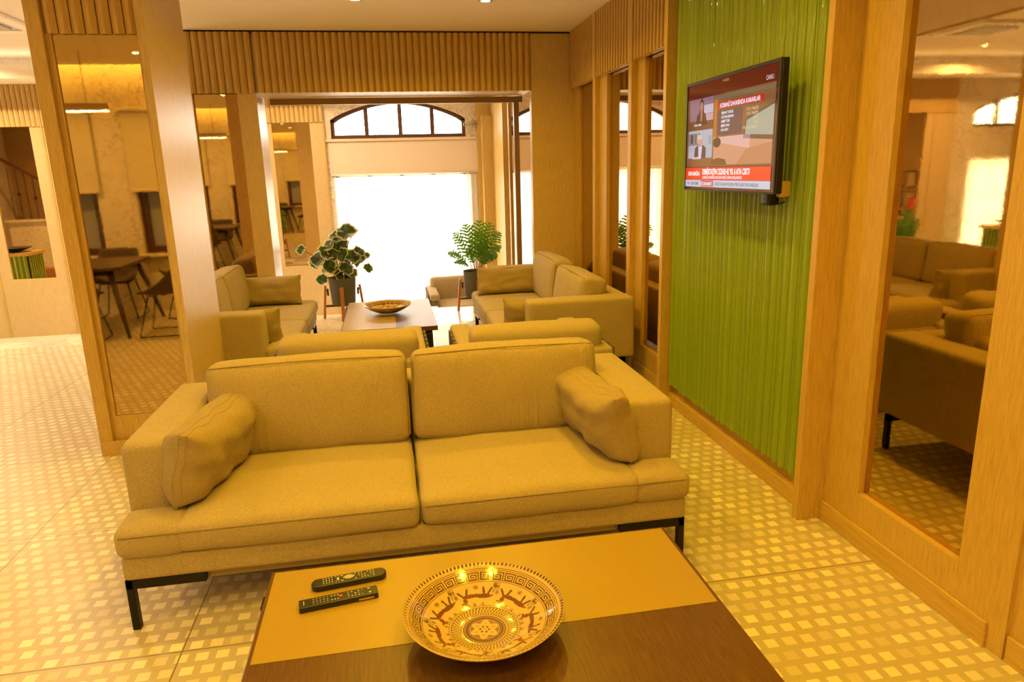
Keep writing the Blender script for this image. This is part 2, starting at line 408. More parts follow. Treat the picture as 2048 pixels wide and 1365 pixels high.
# ---- back wall with the wide opening x -1.13 .. 1.47
bw = MB(); bw.box(-1.13, 1.47, YB+.02, YB+.45, 2.38, ZC); bw.box(1.47, XR+.036, YB, YB+.09, 0, ZC-.012)
bw.box(-1.20, -1.13, YB, YB+.45, 0, 2.38); bw.box(-1.20, -1.13, YB+.02, YB+.45, 2.38, ZC)
bw.box(-1.71, -1.20, YB+.05, YB+.45, 0, ZC)
bw.box(-1.71, -1.69, YB, YB+.05, 0, 2.38); bw.box(-1.69,-1.20, YB, YB+.05, 0, .25); bw.box(-1.30,-1.20,YB,YB+.05,.25,2.38)
wall_b = struct('wall_back', bw, M_oak_gloss)
s = MB(); slats(s, -1.11, 1.47, 2.38, ZC-.015, YB, 'x', .022, .0635); s.box(-1.11, 1.47, YB, YB+.02, 2.38, ZC-.015); s.build('slatted_panel', M_slat, wall_b)
s = MB(); slats(s, -1.71, -1.13, 2.38, ZC-.015, YB, 'x', .022, .0635); s.box(-1.71, -1.13, YB, YB+.02, 2.38, ZC-.015); s.build('slatted_panel', M_slat, wall_b)
MB().box(-1.71, XR, YB-.012, YB+.02, ZC-.015, ZC).build('shadow_gap', plain('dark_gap', (.02,.012,.008), .8), wall_b)
mirror(-1.69, -1.30, YB+.035, YB+.045, .25, 2.38, 'bronze mirror on the back wall between pillar and opening, showing dining chairs', 'y')
tr = MB(); tr.box(-1.08, 1.47, YB+.46, YB+.52, 2.315, 2.375)
tr.box(1.375, 1.43, YB+.46, YB+.52, 0, 2.315)
struct('trim_1', tr, M_brown_metal, bevel=.003)
# ---- pillar x -1.81..-1.225, y 4.35..5.15
pm = MB(); pm.box(-1.78, -1.26, 4.41, 5.12, 0, ZC)
pil = struct('wall_pillar', pm, M_oak)
MB().box(-1.81, -1.735, 4.335, 5.15, 0, ZC).build('post', M_oak, pil, bevel=.002)
MB().box(-1.268, -1.225, 4.335, 5.15, 0, ZC).build('post', M_oak_gloss, pil, bevel=.002)
MB().box(-1.735, -1.268, 5.12, 5.15, 0, ZC).build('panel', M_oak, pil)
MB().box(-1.735, -1.708, 4.365, 4.41, 0, 2.395).box(-1.282, -1.268, 4.365, 4.41, 0, 2.395).box(-1.708, -1.282, 4.365, 4.41, 0, .235).build('panel', M_oak, pil)
s = MB(); slats(s, -1.735, -1.268, 2.395, ZC, 4.375, 'x', .024, .066); s.box(-1.735,-1.268,4.375,4.41,2.395,ZC); s.build('slatted_panel', M_slat, pil)
MB().box(-1.80, -1.235, 4.325, 4.335, 0, .09).build('baseboard', M_oak_h, pil)
mirror(-1.708, -1.282, 4.378, 4.388, .235, 2.395, 'tall bronze mirror on the pillar showing dining chairs and rear windows', 'y')
# ---- far wall y = 11.3 : lobby cladding, arched windows, curtains
mar = M_marble
def arch(xa, xb, zs, zt, n=24):   # points along the arch left to right
    return [(xa + (xb-xa)*i/n, zs + (zt-zs)*(1-(2*i/n-1)**2)**.62*1.0) for i in range(n+1)]
def far_window(idx, xa, xb, label_c):
    """arched transom window in the far wall and the tall opening with sheer curtain below"""
    zs, zt, zb = 2.43, 2.70, 2.155
    n = 24
    f = MB(); y0, y1 = YF+.06, YF+.14; w = .055
    top = [(xa + (xb-xa)*i/n, zs + (zt-zs)*math.sin(math.pi*i/n)**.8) for i in range(n+1)]
    inn = [(xa+w + (xb-xa-2*w)*i/n, zs-w*.8 + (zt-zs)*math.sin(math.pi*i/n)**.8) for i in range(n+1)]
    for i in range(n):
        f.prism([top[i], top[i+1], inn[i+1], inn[i]], y0, y1, 'y')
    f.box(xa, xa+w, y0, y1, zb, zs); f.box(xb-w, xb, y0, y1, zb, zs); f.box(xa+w, xb-w, y0, y1, zb, zb+w)
    L = xb - xa
    for q in (.26, .51, .75):
        x = xa + q*L; h = zs - w*.8 + (zt-zs)*math.sin(math.pi*q)**.8
        f.box(x-.03, x+.03, y0, y1, zb+w, h)
    w_ = struct('window_%d' % idx, f, plain('brown_frame', (.09,.035,.016), .4))
    p = MB(); p.prism(inn + [(xb-w, zb+w), (xa+w, zb+w)], YF+.095, YF+.10, 'y'); p.build('pane', M_pane, w_)
    # door leaves of dark metal behind the curtain
    d = MB()
    for q in (0, .25, .5, .75, 1):
        x = xa + .03 + q*(L-.06); d.box(x-.03, x+.03, YF+.16, YF+.20, LOW, 1.60)
    for z in (LOW+.04, .0, .5, 1.0, 1.57): d.box(xa, xb, YF+.16, YF+.20, z-.03, z+.03)
    d.build('glazed_frame', plain('pale_door_frame', (.55,.50,.44), .5), w_)
    # sheer curtain with folds
    c = MB(); N = 150; pts = []
    for i in range(N+1):
        x = xa - .02 + (L+.16)*i/N
        pts.append((x, YF-.03 + .022*math.sin(i*.92) + .01*math.sin(i*.37)))
    for (a, b), (e, g_) in zip(pts, pts[1:]): c.quad((a,b,LOW+.02),(e,g_,LOW+.02),(e,g_,1.585),(a,b,1.585))
    cu = empty('sheer_curtain', ((xa+xb)/2, YF-.03, 1.6), 0, label_c, 'curtain', 'sheer white curtains')
    cc = c.build('cloth', M_sheer, cu, smooth=True, loc=(-(xa+xb)/2, -(YF-.03), -1.6), normals=False)
    MB().tube([(xa-.03-(xa+xb)/2,0,.02),(xb+.16-(xa+xb)/2,0,.02)], .012, 8).build('rail', M_white, cu, smooth=True)
    return (xa, xb, zs, zt, zb)
W1 = (-.77, 1.28); W2 = (-8.53, -6.47)
fwl = MB(); T0, T1 = YF, YF+.25
def wall_with_window(xs, xe, wa, wb):
    zs, zt, zb = 2.43, 2.70, 2.155; n = 24
    fwl.box(xs, wa, T0, T1, LOW, ZL); fwl.box(wb, xe, T0, T1, LOW, ZL)
    fwl.box(wa, wb, T0, T1, 1.60, zb)
    for i in range(n):
        x0 = wa + (wb-wa)*i/n; x1 = wa + (wb-wa)*(i+1)/n
        h0 = zs + (zt-zs)*math.sin(math.pi*i/n)**.8; h1 = zs + (zt-zs)*math.sin(math.pi*(i+1)/n)**.8
        fwl.prism([(x0,h0),(x1,h1),(x1,ZL),(x0,ZL)], T0, T1, 'y')
wall_with_window(-6.10, 1.64, *W1); wall_with_window(XL-1.2, -6.10, *W2)
wall_f = struct('wall_far', fwl, M_marble)
MB().box(-.82, 1.46, YF-.02, YF, 1.615, 2.135).build('panel', plain('cream_paint', (.74,.62,.50), .7), wall_f)
MB().box(-.86, 1.50, YF-.045, YF, 2.115, 2.145).build('ledge', plain('cream_paint_ledge', (.72,.60,.48), .7), wall_f)
far_window(1, *W1, 'sheer white curtain glowing in the bright far window beyond the opening')
far_window(2, *W2, 'sheer white curtain of the lobby window seen in the tall right mirror')
# wood cladding bays on the far wall
for (xa, xb, ma, mb_, lab) in ((-6.05,-4.45,-5.47,-4.885,'bronze mirror on the far lobby wall at the left edge, showing the green desk'),
                         (-1.75,-.86,-1.62,-1.07,'bronze mirror on the far wall seen through the opening, left of the bright curtain')):
    p = MB(); p.box(xa, ma, YF-.05, YF, LOW, 2.40); p.box(mb_, xb, YF-.05, YF, LOW, 2.40); p.box(ma, mb_, YF-.05, YF, LOW, .262)
    p.build('panel', M_oak_gloss, wall_f)
    s = MB(); slats(s, xa, xb, 2.40, 2.965, YF-.05, 'x', .022, .066); s.box(xa, xb, YF-.05, YF, 2.40, 2.965); s.build('slatted_panel', M_slat, wall_f)
    MB().box(ma-.17, ma-.15, YF-.062, YF-.05, LOW, 2.4).box(mb_+.15 if xb<-4 else xb-.02, mb_+.17 if xb<-4 else xb, YF-.062, YF-.05, LOW, 2.4).build('batten', M_oak, wall_f)
    mirror(ma, mb_, YF-.03, YF-.02, .262, 2.40, lab, 'y')
# ---- right wall of the far room, x = 1.62
fr = MB(); fr.box(1.66, 2.1, YB+.5, YF+.3, LOW, ZL)
fr.box(1.62, 1.66, 9.35, 9.42, LOW, 2.9); fr.box(1.62, 1.66, 7.60, 7.80, LOW, 2.9); fr.box(1.58, 1.66, 9.60, 9.66, LOW, 2.9)
fr.box(1.50, 1.66, 11.02, 11.25, LOW, 2.45); fr.box(1.44, 1.66, 11.2, 11.3, LOW, 2.9); fr.box(1.62,1.66,7.8,9.35,LOW,.25); fr.box(1.62,1.66,7.8,9.35,2.5,2.9)
wall_fr = struct('wall_far_right', fr, M_oak)
mirror(1.64, 1.65, 7.80, 9.35, .25, 2.5, 'bronze mirror on the right side of the far room reflecting the arched window', 'x')

# ------------------------------------------------------------------ lamps in the ceiling
def downlight(x, y, z, power, colr, label):
    t = empty('downlight', (x, y, z), 0, label, 'ceiling light', 'recessed ceiling downlights')
    MB().lathe([(.036,-.002),(.058,-.004),(.060,0),(.036,0)], 32, cap=False).build('trim_ring', M_white, t, smooth=True)
    MB().lathe([(.036,-.001),(.001,-.001)], 32).build('lens', M_lamp, t)
    l = bpy.data.lights.new('downlight_lamp', 'AREA'); l.shape = 'DISK'; l.size = .085; l.energy = power; l.color = colr; l.spread = R(150)
    lo = link(bpy.data.objects.new('downlight_lamp', l)); lo.parent = t; lo.location = (0,0,-.006)
    return t
k = 0
POS = {5.9:'nearest the slatted lintel', 4.4:'above the two armchairs', 2.9:'above the front sofa', 1.4:'above the near coffee table', 0.0:'behind the viewpoint'}
for y in (5.9, 4.4, 2.9, 1.4, 0.0):
    for x, side in ((.865,'right'), (-.14,'left')):
        downlight(x, y, ZC, P_DOWN, AMBER, 'round recessed downlight, %s one of the pair %s' % (side, POS[y]))
for y, w in ((.4,'over the dining table'), (1.9,'between dining table and pillar'), (3.4,'in front of the pillar mirror')):
    downlight(-2.48, y, ZC, P_DOWN*(1.8 if y < 1 else .6), (1,.64,.15), 'added fill downlight ' + w)
for y, w in ((.4,'over the far end of the dining table'), (2.2,'left of the platform middle'), (4.7,'above the open floor left of the pillar'), (6.2,'above the platform edge, left')):  # added lamp column, lifts the ambient light on ceiling and left floor
    downlight(-3.9, y, ZC if y < 4 else ZL, P_DOWN*(2.0 if y < 1 else .72), (1,.66,.22), 'added fill downlight ' + w)
for x, y, w in ((-3.4,10.1,'left of the ceiling air conditioner'), (-5.4,10.1,'near the lobby wall mirror'), (-6.6,8.6,'above the green reception desk'), (-1.3,10.1,'near the far wall mirror'), (.3,9.6,'in front of the bright curtain'), (-3.6,7.3,'by the edge of the platform'), (-7.9,4.2,'added to brighten the stairs, above the marble half wall')):  # the last lamp is an added one that brightens the stair area
    downlight(x, y, ZL, P_LOBBY*(1.3 if x < -7.5 else .26 if x > -.5 else .36 if x > -2 else .60 if y > 9 else .36), WARM, 'round recessed lobby downlight ' + w)
# cassette air conditioner
ac = empty('air_conditioner', (-4.15, 8.75, ZL), 0, 'square white cassette air conditioner in the lobby ceiling', 'air conditioner')
h = .47
b = MB(); 
for (x0,x1,y0,y1) in ((-h,h,-h,-.33),(-h,h,.33,h),(-h,-.33,-.33,.33),(.33,h,-.33,.33)): b.box(x0,x1,y0,y1,-.045,0)
b.build('frame', M_white, ac, bevel=.012)
b = MB(); b.box(-.25,.25,-.25,.25,-.05,-.005)
b.build('grille', plain('grille', (.45,.42,.38), .6), ac, bevel=.006)
for (x0,x1,y0,y1) in ((-.32,.32,-.32,-.26),(-.32,.32,.26,.32),(-.32,-.26,-.26,.26),(.26,.32,-.26,.26)):
    MB().box(x0,x1,y0,y1,-.03,-.02).build('flap', plain('flap', (.5,.48,.45), .5), ac)
MB().box(-.33,.33,-.33,.33,-.012,0).build('duct', plain('duct', (.08,.08,.08), .8), ac)
# linear pendant above the dining table
pd = empty('pendant_lamp', (-3.5, .51, 2.33), 0, 'long thin linear pendant lamp hanging over the dining table', 'lamp')
MB().box(-.72,.72,-.03,.03,.012,.085).build('housing', plain('brass_housing', (.45,.30,.10), .45, .3), pd, bevel=.004)
MB().box(-.70,.70,-.02,.02,0,.012).build('tube', M_tube, pd)
for x in (-.5, .5): MB().tube([(x,0,.085),(x,0,.59)], .003, 6).build('cable', M_black, pd)
# ------------------------------------------------------------------ sofas
def rot_box(c, ang, axis):
    return Matrix.Translation(c) @ Matrix.Rotation(ang, 4, axis) @ Matrix.Translation(-Vector(c))
def make_sofa(label):
    t = empty('sofa', (0,0,0), 0, label, 'sofa', 'two seat beige sofas')
    HW, D = 1.085, .985
    # upholstered base
    b = MB(); b.rbox(-HW+.005, HW-.005, .012, .80, .205, .302, .018, 6); b.rbox(-HW+.02, HW-.02, .19, D-.004, .207, .30, .018, 6)
    b.build('base', M_fab, t, smooth=True)
    MB().box(-.80, .80, .05, D-.06, .165, .21).build('underside', M_fab_d, t, bevel=.01)
    for sx in (-1, 1):
        a = MB(); x0, x1 = sorted((sx*(HW-.205), sx*HW)); a.rbox(x0, x1, .175, D+.002, .208, .672, .028, 8, (.004,.004,.004))
        arm = a.build('armrest', M_fab, t, smooth=True)
        xi = sx*(HW-.200)
        MB().tube([(xi, .20, .667), (xi, D-.20, .667)], .0028, 6).build('piping', M_pipe, arm)
        MB().tube([(sx*(HW-.012), .19, .664), (sx*(HW-.012), D-.02, .664)], .0025, 6).build('piping', M_pipe, arm)
    MB().rbox(-HW+.19, HW-.19, D-.215, D, .295, .670, .028, 8).build('back_frame', M_fab, t, smooth=True)
    for sx in (-1, 1):
        s = MB(); x0, x1 = sorted((sx*.004, sx*(HW-.205)))
        s.rbox(x0, x1, -.008, .72, .300, .418, .034, 10, (.0,.010,.026), wr=.004, seed=sx+2)
        e0, e1 = sorted((sx*(HW-.235), sx*(HW+.006))); s.rbox(e0, e1, -.006, .185, .300, .412, .036, 8, (0,.006,.016), wr=.004, seed=sx+9)
        c = s.build('seat_cushion', M_fab, t, smooth=True)
        MB().tube([(sx*.02, -.010, .392), (sx*.45, -.016, .396), (sx*(HW-.02), -.008, .390)], .0026, 6).build('piping', M_pipe, c)
    for sx in (-1, 1):
        s = MB(); x0, x1 = sorted((sx*.008, sx*(HW-.205)))
        Mx = Matrix.Translation((0,.665,.415)) @ Matrix.Rotation(R(-7), 4, 'X') @ Matrix.Translation((0,-.665,-.415))
        s.rbox(x0, x1, .575, .775, .412, .822, .048, 10, (.0,.034,.018), Mx, .008, sx+4)
        c = s.build('back_cushion', M_fab_b, t, smooth=True)
        pts = [Mx @ Vector((x0+.02+(x1-x0-.04)*i/14, .590-.012*math.sin(math.pi*i/14), .812+.010*math.sin(math.pi*i/14))) for i in range(15)]
        MB().tube(pts, .0026, 6).build('piping', M_pipe, c)
        pts = [Mx @ Vector((sx*.012, .590, .45+.34*i/8)) for i in range(9)]
        MB().tube(pts, .0026, 6).build('piping', M_pipe, c)
    for sx in (-1, 1):
        for (y0, y1) in ((.022, .055), (D-.10, D-.067)):
            l = MB(); x0, x1 = sorted((sx*(HW-.285), sx*(HW-.006)))
            l.box(x0, x1, y0, y1, .168, .206)
            xa = xc = sx*(HW-.006); xb = xd = sx*(HW-.032)
            l.prism([(xa,.206),(xb,.206),(xd,0),(xc,0)], y0, y1, 'y')
            l.build('leg', M_black, t, bevel=.002)
    return t
sofa = make_sofa('large beige two-seat sofa in the foreground behind the near coffee table')
sofa.location = (.045, 2.452, 0)
s2 = copy_tree(sofa); s2.location = (.80, 6.02, 0); s2.rotation_euler = (0,0,R(-90)); s2['label'] = 'beige two-seat sofa standing against the right wall mirrors, facing left'
q_ = [c for c in bpy.data.objects if c.parent == s2 and c.name.startswith('back_cushion')]
for c in q_:
    if sum(v.co.x for v in c.data.vertices) > 0: c.location.z = -.010; c.rotation_euler.x = R(-1.2)
s3 = copy_tree(sofa); s3.location = (-.765, 6.13, 0); s3.scale = (.92,1,1); s3.rotation_euler = (0,0,R(90)); s3['label'] = 'beige two-seat sofa behind the wooden pillar, facing right'

def pillow_mesh(a, b, T, seed=0, n=22):
    """a, b half sizes, T half thickness; gusseted lumbar pillow lying in local XZ"""
    mb = MB(); bm = mb.bm
    def P(u, v, sg):
        e = (1-abs(u)**5)*(1-abs(v)**5)
        h = .015 + (T-.015)*max(0, e)**.55
        pin = 1 - .055*(1-v*v) if True else 1
        x = a*u*(1 - .035*(1-v*v)*abs(u)**3); z = b*v*(1 - .07*(1-u*u)*abs(v)**3)
        nv = noise.noise_vector(Vector((u*2.2+seed*5, v*2.2, sg)))
        rad = math.sin(u*11+v*5+seed)*.006*(abs(v)**1.5)
        return Vector((x + nv.x*.010, sg*(h + nv.y*.018 + rad), z + nv.z*.008 - .012*(1-u*u)*(1 if v > 0 else 0)))
    us = [-math.cos(math.pi*i/n)*.6 + .4*(-1+2*i/n) for i in range(n+1)]
    g = {}
    for sg in (-1, 1):
        for i, u in enumerate(us):
            for j, v in enumerate(us): g[sg,i,j] = bm.verts.new(P(u, v, sg))
        for i in range(n):
            for j in range(n):
                q = [g[sg,i,j], g[sg,i+1,j], g[sg,i+1,j+1], g[sg,i,j+1]]
                bm.faces.new(q if sg < 0 else q[::-1])
    ring = [(i,0) for i in range(n)] + [(n,j) for j in range(n)] + [(i,n) for i in range(n,0,-1)] + [(0,j) for j in range(n,0,-1)]
    for (i,j), (k,l) in zip(ring, ring[1:]+ring[:1]):
        bm.faces.new((g[-1,i,j], g[1,i,j], g[1,k,l], g[-1,k,l]))
    edge = [[g[sg,i,j].co.copy() for i,j in ring] for sg in (-1,1)]
    return mb, edge
def pillow(loc, rz, tilt, label, a=.285, b=.138, T=.078, seed=0):
    mb, edge = pillow_mesh(a, b, T, seed)
    o = mb.build('throw_pillow', M_fab_d, smooth=True)
    tag(o, label, 'pillow', 'beige throw pillows')
    for e in edge: MB().tube(e, .0016, 5, closed=True).build('piping', M_fab_d, o)
    o.matrix_world = Matrix.Translation(loc) @ Matrix.Rotation(rz, 4, 'Z') @ Matrix.Rotation(tilt, 4, 'X')
    return o
# front sofa: leaning on the arms (long side along the depth)
pillow((-.765, 2.835, .578), R(90-11), R(13), 'puffy beige throw pillow leaning on the left arm of the front sofa', seed=1, a=.295, b=.148, T=.10)
pillow((.850, 2.850, .578), R(90+7), R(-14), 'puffy beige throw pillow leaning on the right arm of the front sofa', seed=2, a=.30, b=.148, T=.10)
pillow((-1.17, 6.88, .565), R(0), R(-16), 'beige pillow resting on the far arm of the left-hand sofa behind the pillar', seed=3, a=.30)
pillow((-1.13, 5.37, .535), R(0), R(10), 'beige pillow resting on the near arm of the left-hand sofa behind the pillar', seed=4, a=.28)
pillow((1.13, 6.79, .565), R(0), R(-16), 'beige pillow resting on the far arm of the right-hand sofa under the fern', seed=5, a=.31)
pillow((1.115, 5.23, .525), R(0), R(10), 'beige pillow tucked behind the near arm of the right-hand sofa', seed=6, a=.29)

# ------------------------------------------------------------------ coffee tables
def make_table(label):
    t = empty('coffee_table', (0,0,0), 0, label, 'coffee table', 'two tone coffee tables')
    top = MB().box(-.655,.655,-.39,.39,.362,.400).build('table_top', M_walnut, t, bevel=.003)
    MB().box(-.643,.643,-.052,.380,.399,.4012).build('cream_inlay', M_cream_lam, top)
    for sx in (-1, 1):
        for sy in (-1, 1):
            y0, y1 = sorted((sy*.285, sy*.345)); x0, x1 = sorted((sx*.645, sx*.680))
            l = MB().box(x0, x1, y0, y1, 0, .345); l.box(*sorted((sx*.45, sx*.645)), y0, y1, .325, .362)
            l.build('leg', M_black, t, bevel=.003)
    MB().box(-.60,.60,-.33,-.30,.33,.362).box(-.60,.60,.30,.33,.33,.362).build('rail', M_black, t)
    return t
tb = make_table('two-tone coffee table in the foreground, cream and dark walnut top'); tb.location = (.215, 1.697, 0)
t2 = copy_tree(tb); t2.location = (-.05, 6.27, 0); t2.rotation_euler = (0,0,R(90)); t2['label'] = 'two-tone coffee table between the two facing sofas, glaring in window light'

# ------------------------------------------------------------------ painted ceramic bowls
KEY = ["#########.", "#.......#.", "#.#####.#.", "#.#...#.#.", "#.#.###.#.", "#.#.....#.", "#.#######.", "#........."]
KEY = ["##########", ".........#", ".#######.#", ".#.....#.#", ".#.###.#.#", ".#.#...#.#", ".#.#####.#", ".#.......#"]
DEER = [((-.42,.10),(.30,.12)), ((.30,.02),(.26,.10)), ((-.02,.05),(.34,.085)), ((.56,.26),(.10,.13)), ((.70,.40),(.14,.06))]
def seg_d(p, a, b):
    ax, ay = a; bx, by = b; dx, dy = bx-ax, by-ay
    t = max(0, min(1, ((p[0]-ax)*dx + (p[1]-ay)*dy)/(dx*dx+dy*dy)))
    return math.hypot(p[0]-ax-t*dx, p[1]-ay-t*dy)
LEGS = [((-.62,.02),(-.78,-.38)), ((-.45,.02),(-.42,-.40)), ((.42,0),(.30,-.40)), ((.55,.02),(.74,-.34)), ((.62,.40),(.45,.62)), ((.66,.42),(.60,.66)), ((-.70,.15),(-.86,.05))]
CREAM, BRN, RED = (.52,.37,.14), (.10,.050,.014), (.20,.062,.016)
def bowl_colour(r, th):
    """r 0..1 across the inside, th angle"""
    if r > .965: return CREAM if int(th/(2*math.pi)*110*2) % 2 else BRN
    if r > .935: return CREAM
    if r > .925: return BRN
    if r > .915: return CREAM
    if r > .790:
        if r > .908 or r < .797: return BRN
        v = (r-.797)/.111; k = th/(2*math.pi)*31; u = k - math.floor(k)
        return BRN if KEY[min(7, int((1-v)*8))][min(9, int(u*10))] == '.' else CREAM
    if r > .780: return CREAM
    if r > .770: return BRN
    if r > .455:
        k = th/(2*math.pi)*7; u = (k - math.floor(k) - .5)*2; v = ((r-.455)/.315 - .5)*2
        p = (u*.98, -v*.72)     # feet point to the rim
        for (c, e) in DEER:
            if ((p[0]-c[0])/e[0])**2 + ((p[1]-c[1])/e[1])**2 < 1.5: return RED if (math.sin(p[0]*40) > -.4) else BRN
        for a, b in LEGS:
            if seg_d(p, a, b) < .048: return RED if p[1] > 0 else BRN
        for (cx, cy) in ((-.10,-.45),(.92,.60),(.15,.62),(-.95,-.55),(.95,-.1),(-.35,.66)):
            d = math.hypot(p[0]-cx, (p[1]-cy)*.9)
            if d < .10 and (d > .07 or d < .04): return BRN
        if abs(u) > .86 and v > .45 - 3*(1-abs(u)) and (int(v*30) % 2): return BRN
        return CREAM
    if r > .445: return BRN
    if r > .425: return CREAM
    if r > .418: return BRN
    if r > .300:
        z = abs(((th/(2*math.pi)*56 + (r-.30)*9*(1 if int(r*40)%2 else -1)) % 1) - .5)
        return BRN if z < .17 else CREAM
    if r > .292: return BRN
    if r > .275: return CREAM
    if r > .200: return BRN if (int(r*260) % 3) else (.42,.28,.12)
    a = (th*6/(2*math.pi)) % 1; star = .125 + .075*abs(a-.5)*2
    if r < star:
        for k in range(6):
            q = k*math.pi/3
            if math.hypot(r*math.cos(th)-.115*math.cos(q), r*math.sin(th)-.115*math.sin(q)) < .026: return (.42,.28,.12)
            if math.hypot(r*math.cos(th)-.055*math.cos(q+.5), r*math.sin(th)-.055*math.sin(q+.5)) < .016: return BRN
        return (.42,.28,.12) if r < .018 else CREAM
    return BRN if (int(r*300) % 3) else (.42,.28,.12)
def mat_bowl():
    t = NT('painted_ceramic'); a = t.n('ShaderNodeVertexColor', layer_name='paint'); t.col(a.outputs[0])
    t.set(Roughness=.12, Coat_Weight=.6, Coat_Roughness=.05)
    v = t.coords('Object'); t.bump(t.noise(v, 45, 3), .16, .004); return t.m
M_bowl = mat_bowl()
def make_bowl(nr, nt, name='decorative_bowl'):
    RR, Hh = .214, .085
    me = bpy.data.meshes.new(name); V = []; Fc = []; cols = []
    def zin(r): return .012 + (Hh-.012)*(max(0, (r-.25)/.75))**1.75 if r > .25 else .012
    for i in range(nr+1):
        r = i/nr
        for k in range(nt):
            th = 2*math.pi*k/nt; rr = r*RR
            if r > .97: rr *= 1 + .006*math.cos(th*110)
            V.append((rr*math.cos(th), rr*math.sin(th), zin(r)))
    NO = 14; base = len(V)
    for i in range(NO+1):
        r = 1.01 - i/NO*.70; z = zin(min(1, r)) - .007 if i else Hh-.001
        if r < .36: z = min(z, .004)
        for k in range(nt):
            th = 2*math.pi*k/nt; V.append((r*RR*math.cos(th), r*RR*math.sin(th), max(0, z)))
    for i in range(nr):
        for k in range(nt):
            k2 = (k+1) % nt; Fc.append((i*nt+k, (i+1)*nt+k, (i+1)*nt+k2, i*nt+k2))
            cols.append(bowl_colour((i+.5)/nr, 2*math.pi*(k+.5)/nt))
    for k in range(nt): Fc.append((nr*nt+k, base+k, base+(k+1)%nt, nr*nt+(k+1)%nt)); cols.append(CREAM)
    for i in range(NO):
        for k in range(nt):
            k2 = (k+1) % nt; a = base+i*nt; Fc.append((a+k, a+nt+k, a+nt+k2, a+k2))
            cols.append(BRN if (i in (1,4,9) or (4 < i < 9 and (k*18//nt + i) % 2)) else (.62,.46,.22))
    Fc.append(tuple(base+NO*nt+k for k in range(nt))); cols.append(CREAM)
    me.from_pydata(V, [], Fc)
    ca = me.color_attributes.new('paint', 'FLOAT_COLOR', 'CORNER')
    import array
    buf = array.array('f')
    for f, c in zip(Fc, cols): buf.extend((c[0], c[1], c[2], 1.0)*len(f))
    ca.data.foreach_set('color', buf)
    me.polygons.foreach_set('use_smooth', [True]*len(me.polygons)); me.materials.append(M_bowl)
    return link(bpy.data.objects.new(name, me))
b1 = make_bowl(150, 660); b1.location = (.182, 1.645, .4012); b1.rotation_euler = (0,0,.3)
tag(b1, 'shallow painted ceramic bowl with key pattern rim on the near coffee table', 'bowl', 'painted ceramic bowls')
b2 = make_bowl(60, 220); b2.location = (-.06, 6.28, .4012)
tag(b2, 'shallow painted ceramic bowl on the far coffee table between the sofas', 'bowl', 'painted ceramic bowls')

# ------------------------------------------------------------------ remote controls
M_btn = plain('pale_button', (.62,.58,.50), .5); M_red = plain('red_button', (.75,.06,.02), .4); M_gry = plain('grey_pad', (.36,.32,.26), .4)
M_grn = plain('green_button', (.22,.25,.05), .5)
def remote(L, Wd, Hh, rr, label, loc, rz, style):
    t = empty('remote_control', loc, rz, label, 'remote control')
    b = MB()
    if style == 0:
        n = 10; pts = []
        for cx, a0 in ((L/2-Wd/2+.004, -90), (-L/2+Wd/2-.004, 90)):
            for i in range(n+1): a = R(a0+180*i/n); pts.append((cx+Wd/2*math.cos(a)*.9, Wd/2*math.sin(a)))
        b.prism(pts, 0, Hh)
    else: b.box(-L/2, L/2, -Wd/2, Wd/2, 0, Hh)
    b.build('body', M_blackpl, t, bevel=rr, seg=3)
    z = Hh
    def btn(x, y, w, d, m, h=.0012): MB().box(x-w/2, x+w/2, y-d/2, y+d/2, z-.001, z+h).build('button', m, t, bevel=.0006, seg=1)
    if style == 0:
        for i in range(4):
            for j in range(3): btn(-.076+.0085*i, -.012+.012*j, .0035, .0045, M_btn)
        for i in range(3): btn(-.039+.008*i, -.012, .003, .004, M_btn); btn(-.039+.008*i, .013, .003, .004, M_btn)
        btn(-.033, 0, .007, .011, M_btn)
        p = MB(); p.prism([(-.019,0),(-.010,.009),(0,.0125),(.010,.009),(.019,0),(.010,-.009),(0,-.0125),(-.010,-.009)], z-.001, z+.0018); p.build('dial', M_gry, t)
        btn(0, 0, .005, .005, M_btn, .0026)
        for sx in (-1,1):
            for sy in (-1,1): btn(sx*.019, sy*.013, .004, .004, M_btn)
        for i in range(6):
            for j in range(3):
                if (i+j) % 4: btn(.030+.0088*i, -.012+.012*j, .0038, .0045, M_btn)
    else:
        MB().box(-L/2+.012,-L/2+.015,-.010,.010,z-.001,z+.0006).build('maker_mark', M_gry, t)
        for i in range(5):
            for j in range(3): btn(-.072+.010*i, -.011+.011*j, .004, .0035, M_gry)
        btn(-.032, -.002, .005, .005, M_grn)
        for i in range(3):
            for j in (-1,1): btn(-.020+.009*i, .010*j, .0042, .004, M_btn)
        btn(.006, .001, .009, .010, M_red, .0018)
        for i in range(5):
            for j in range(3):
                if (i*j) % 3 != 1: btn(.028+.010*i, -.011+.011*j, .0042, .004, M_btn if (i+j)%2 else M_gry)
        btn(.090, -.009, .006, .006, M_btn); btn(.088, .012, .007, .005, M_btn)
        MB().box(.055,.100,-Wd/2-.0006,-Wd/2,.004,.010).build('side_strip', M_steel, t)
remote(.222, .046, .020, .005, 'black remote control with rounded ends and a pale round dial pad', (-.193, 1.972, .4012), R(7.5), 0)
remote(.225, .043, .018, .0025, 'slim straight-edged black remote control with a red centre button', (-.218, 1.876, .4012), R(8.5), 1)

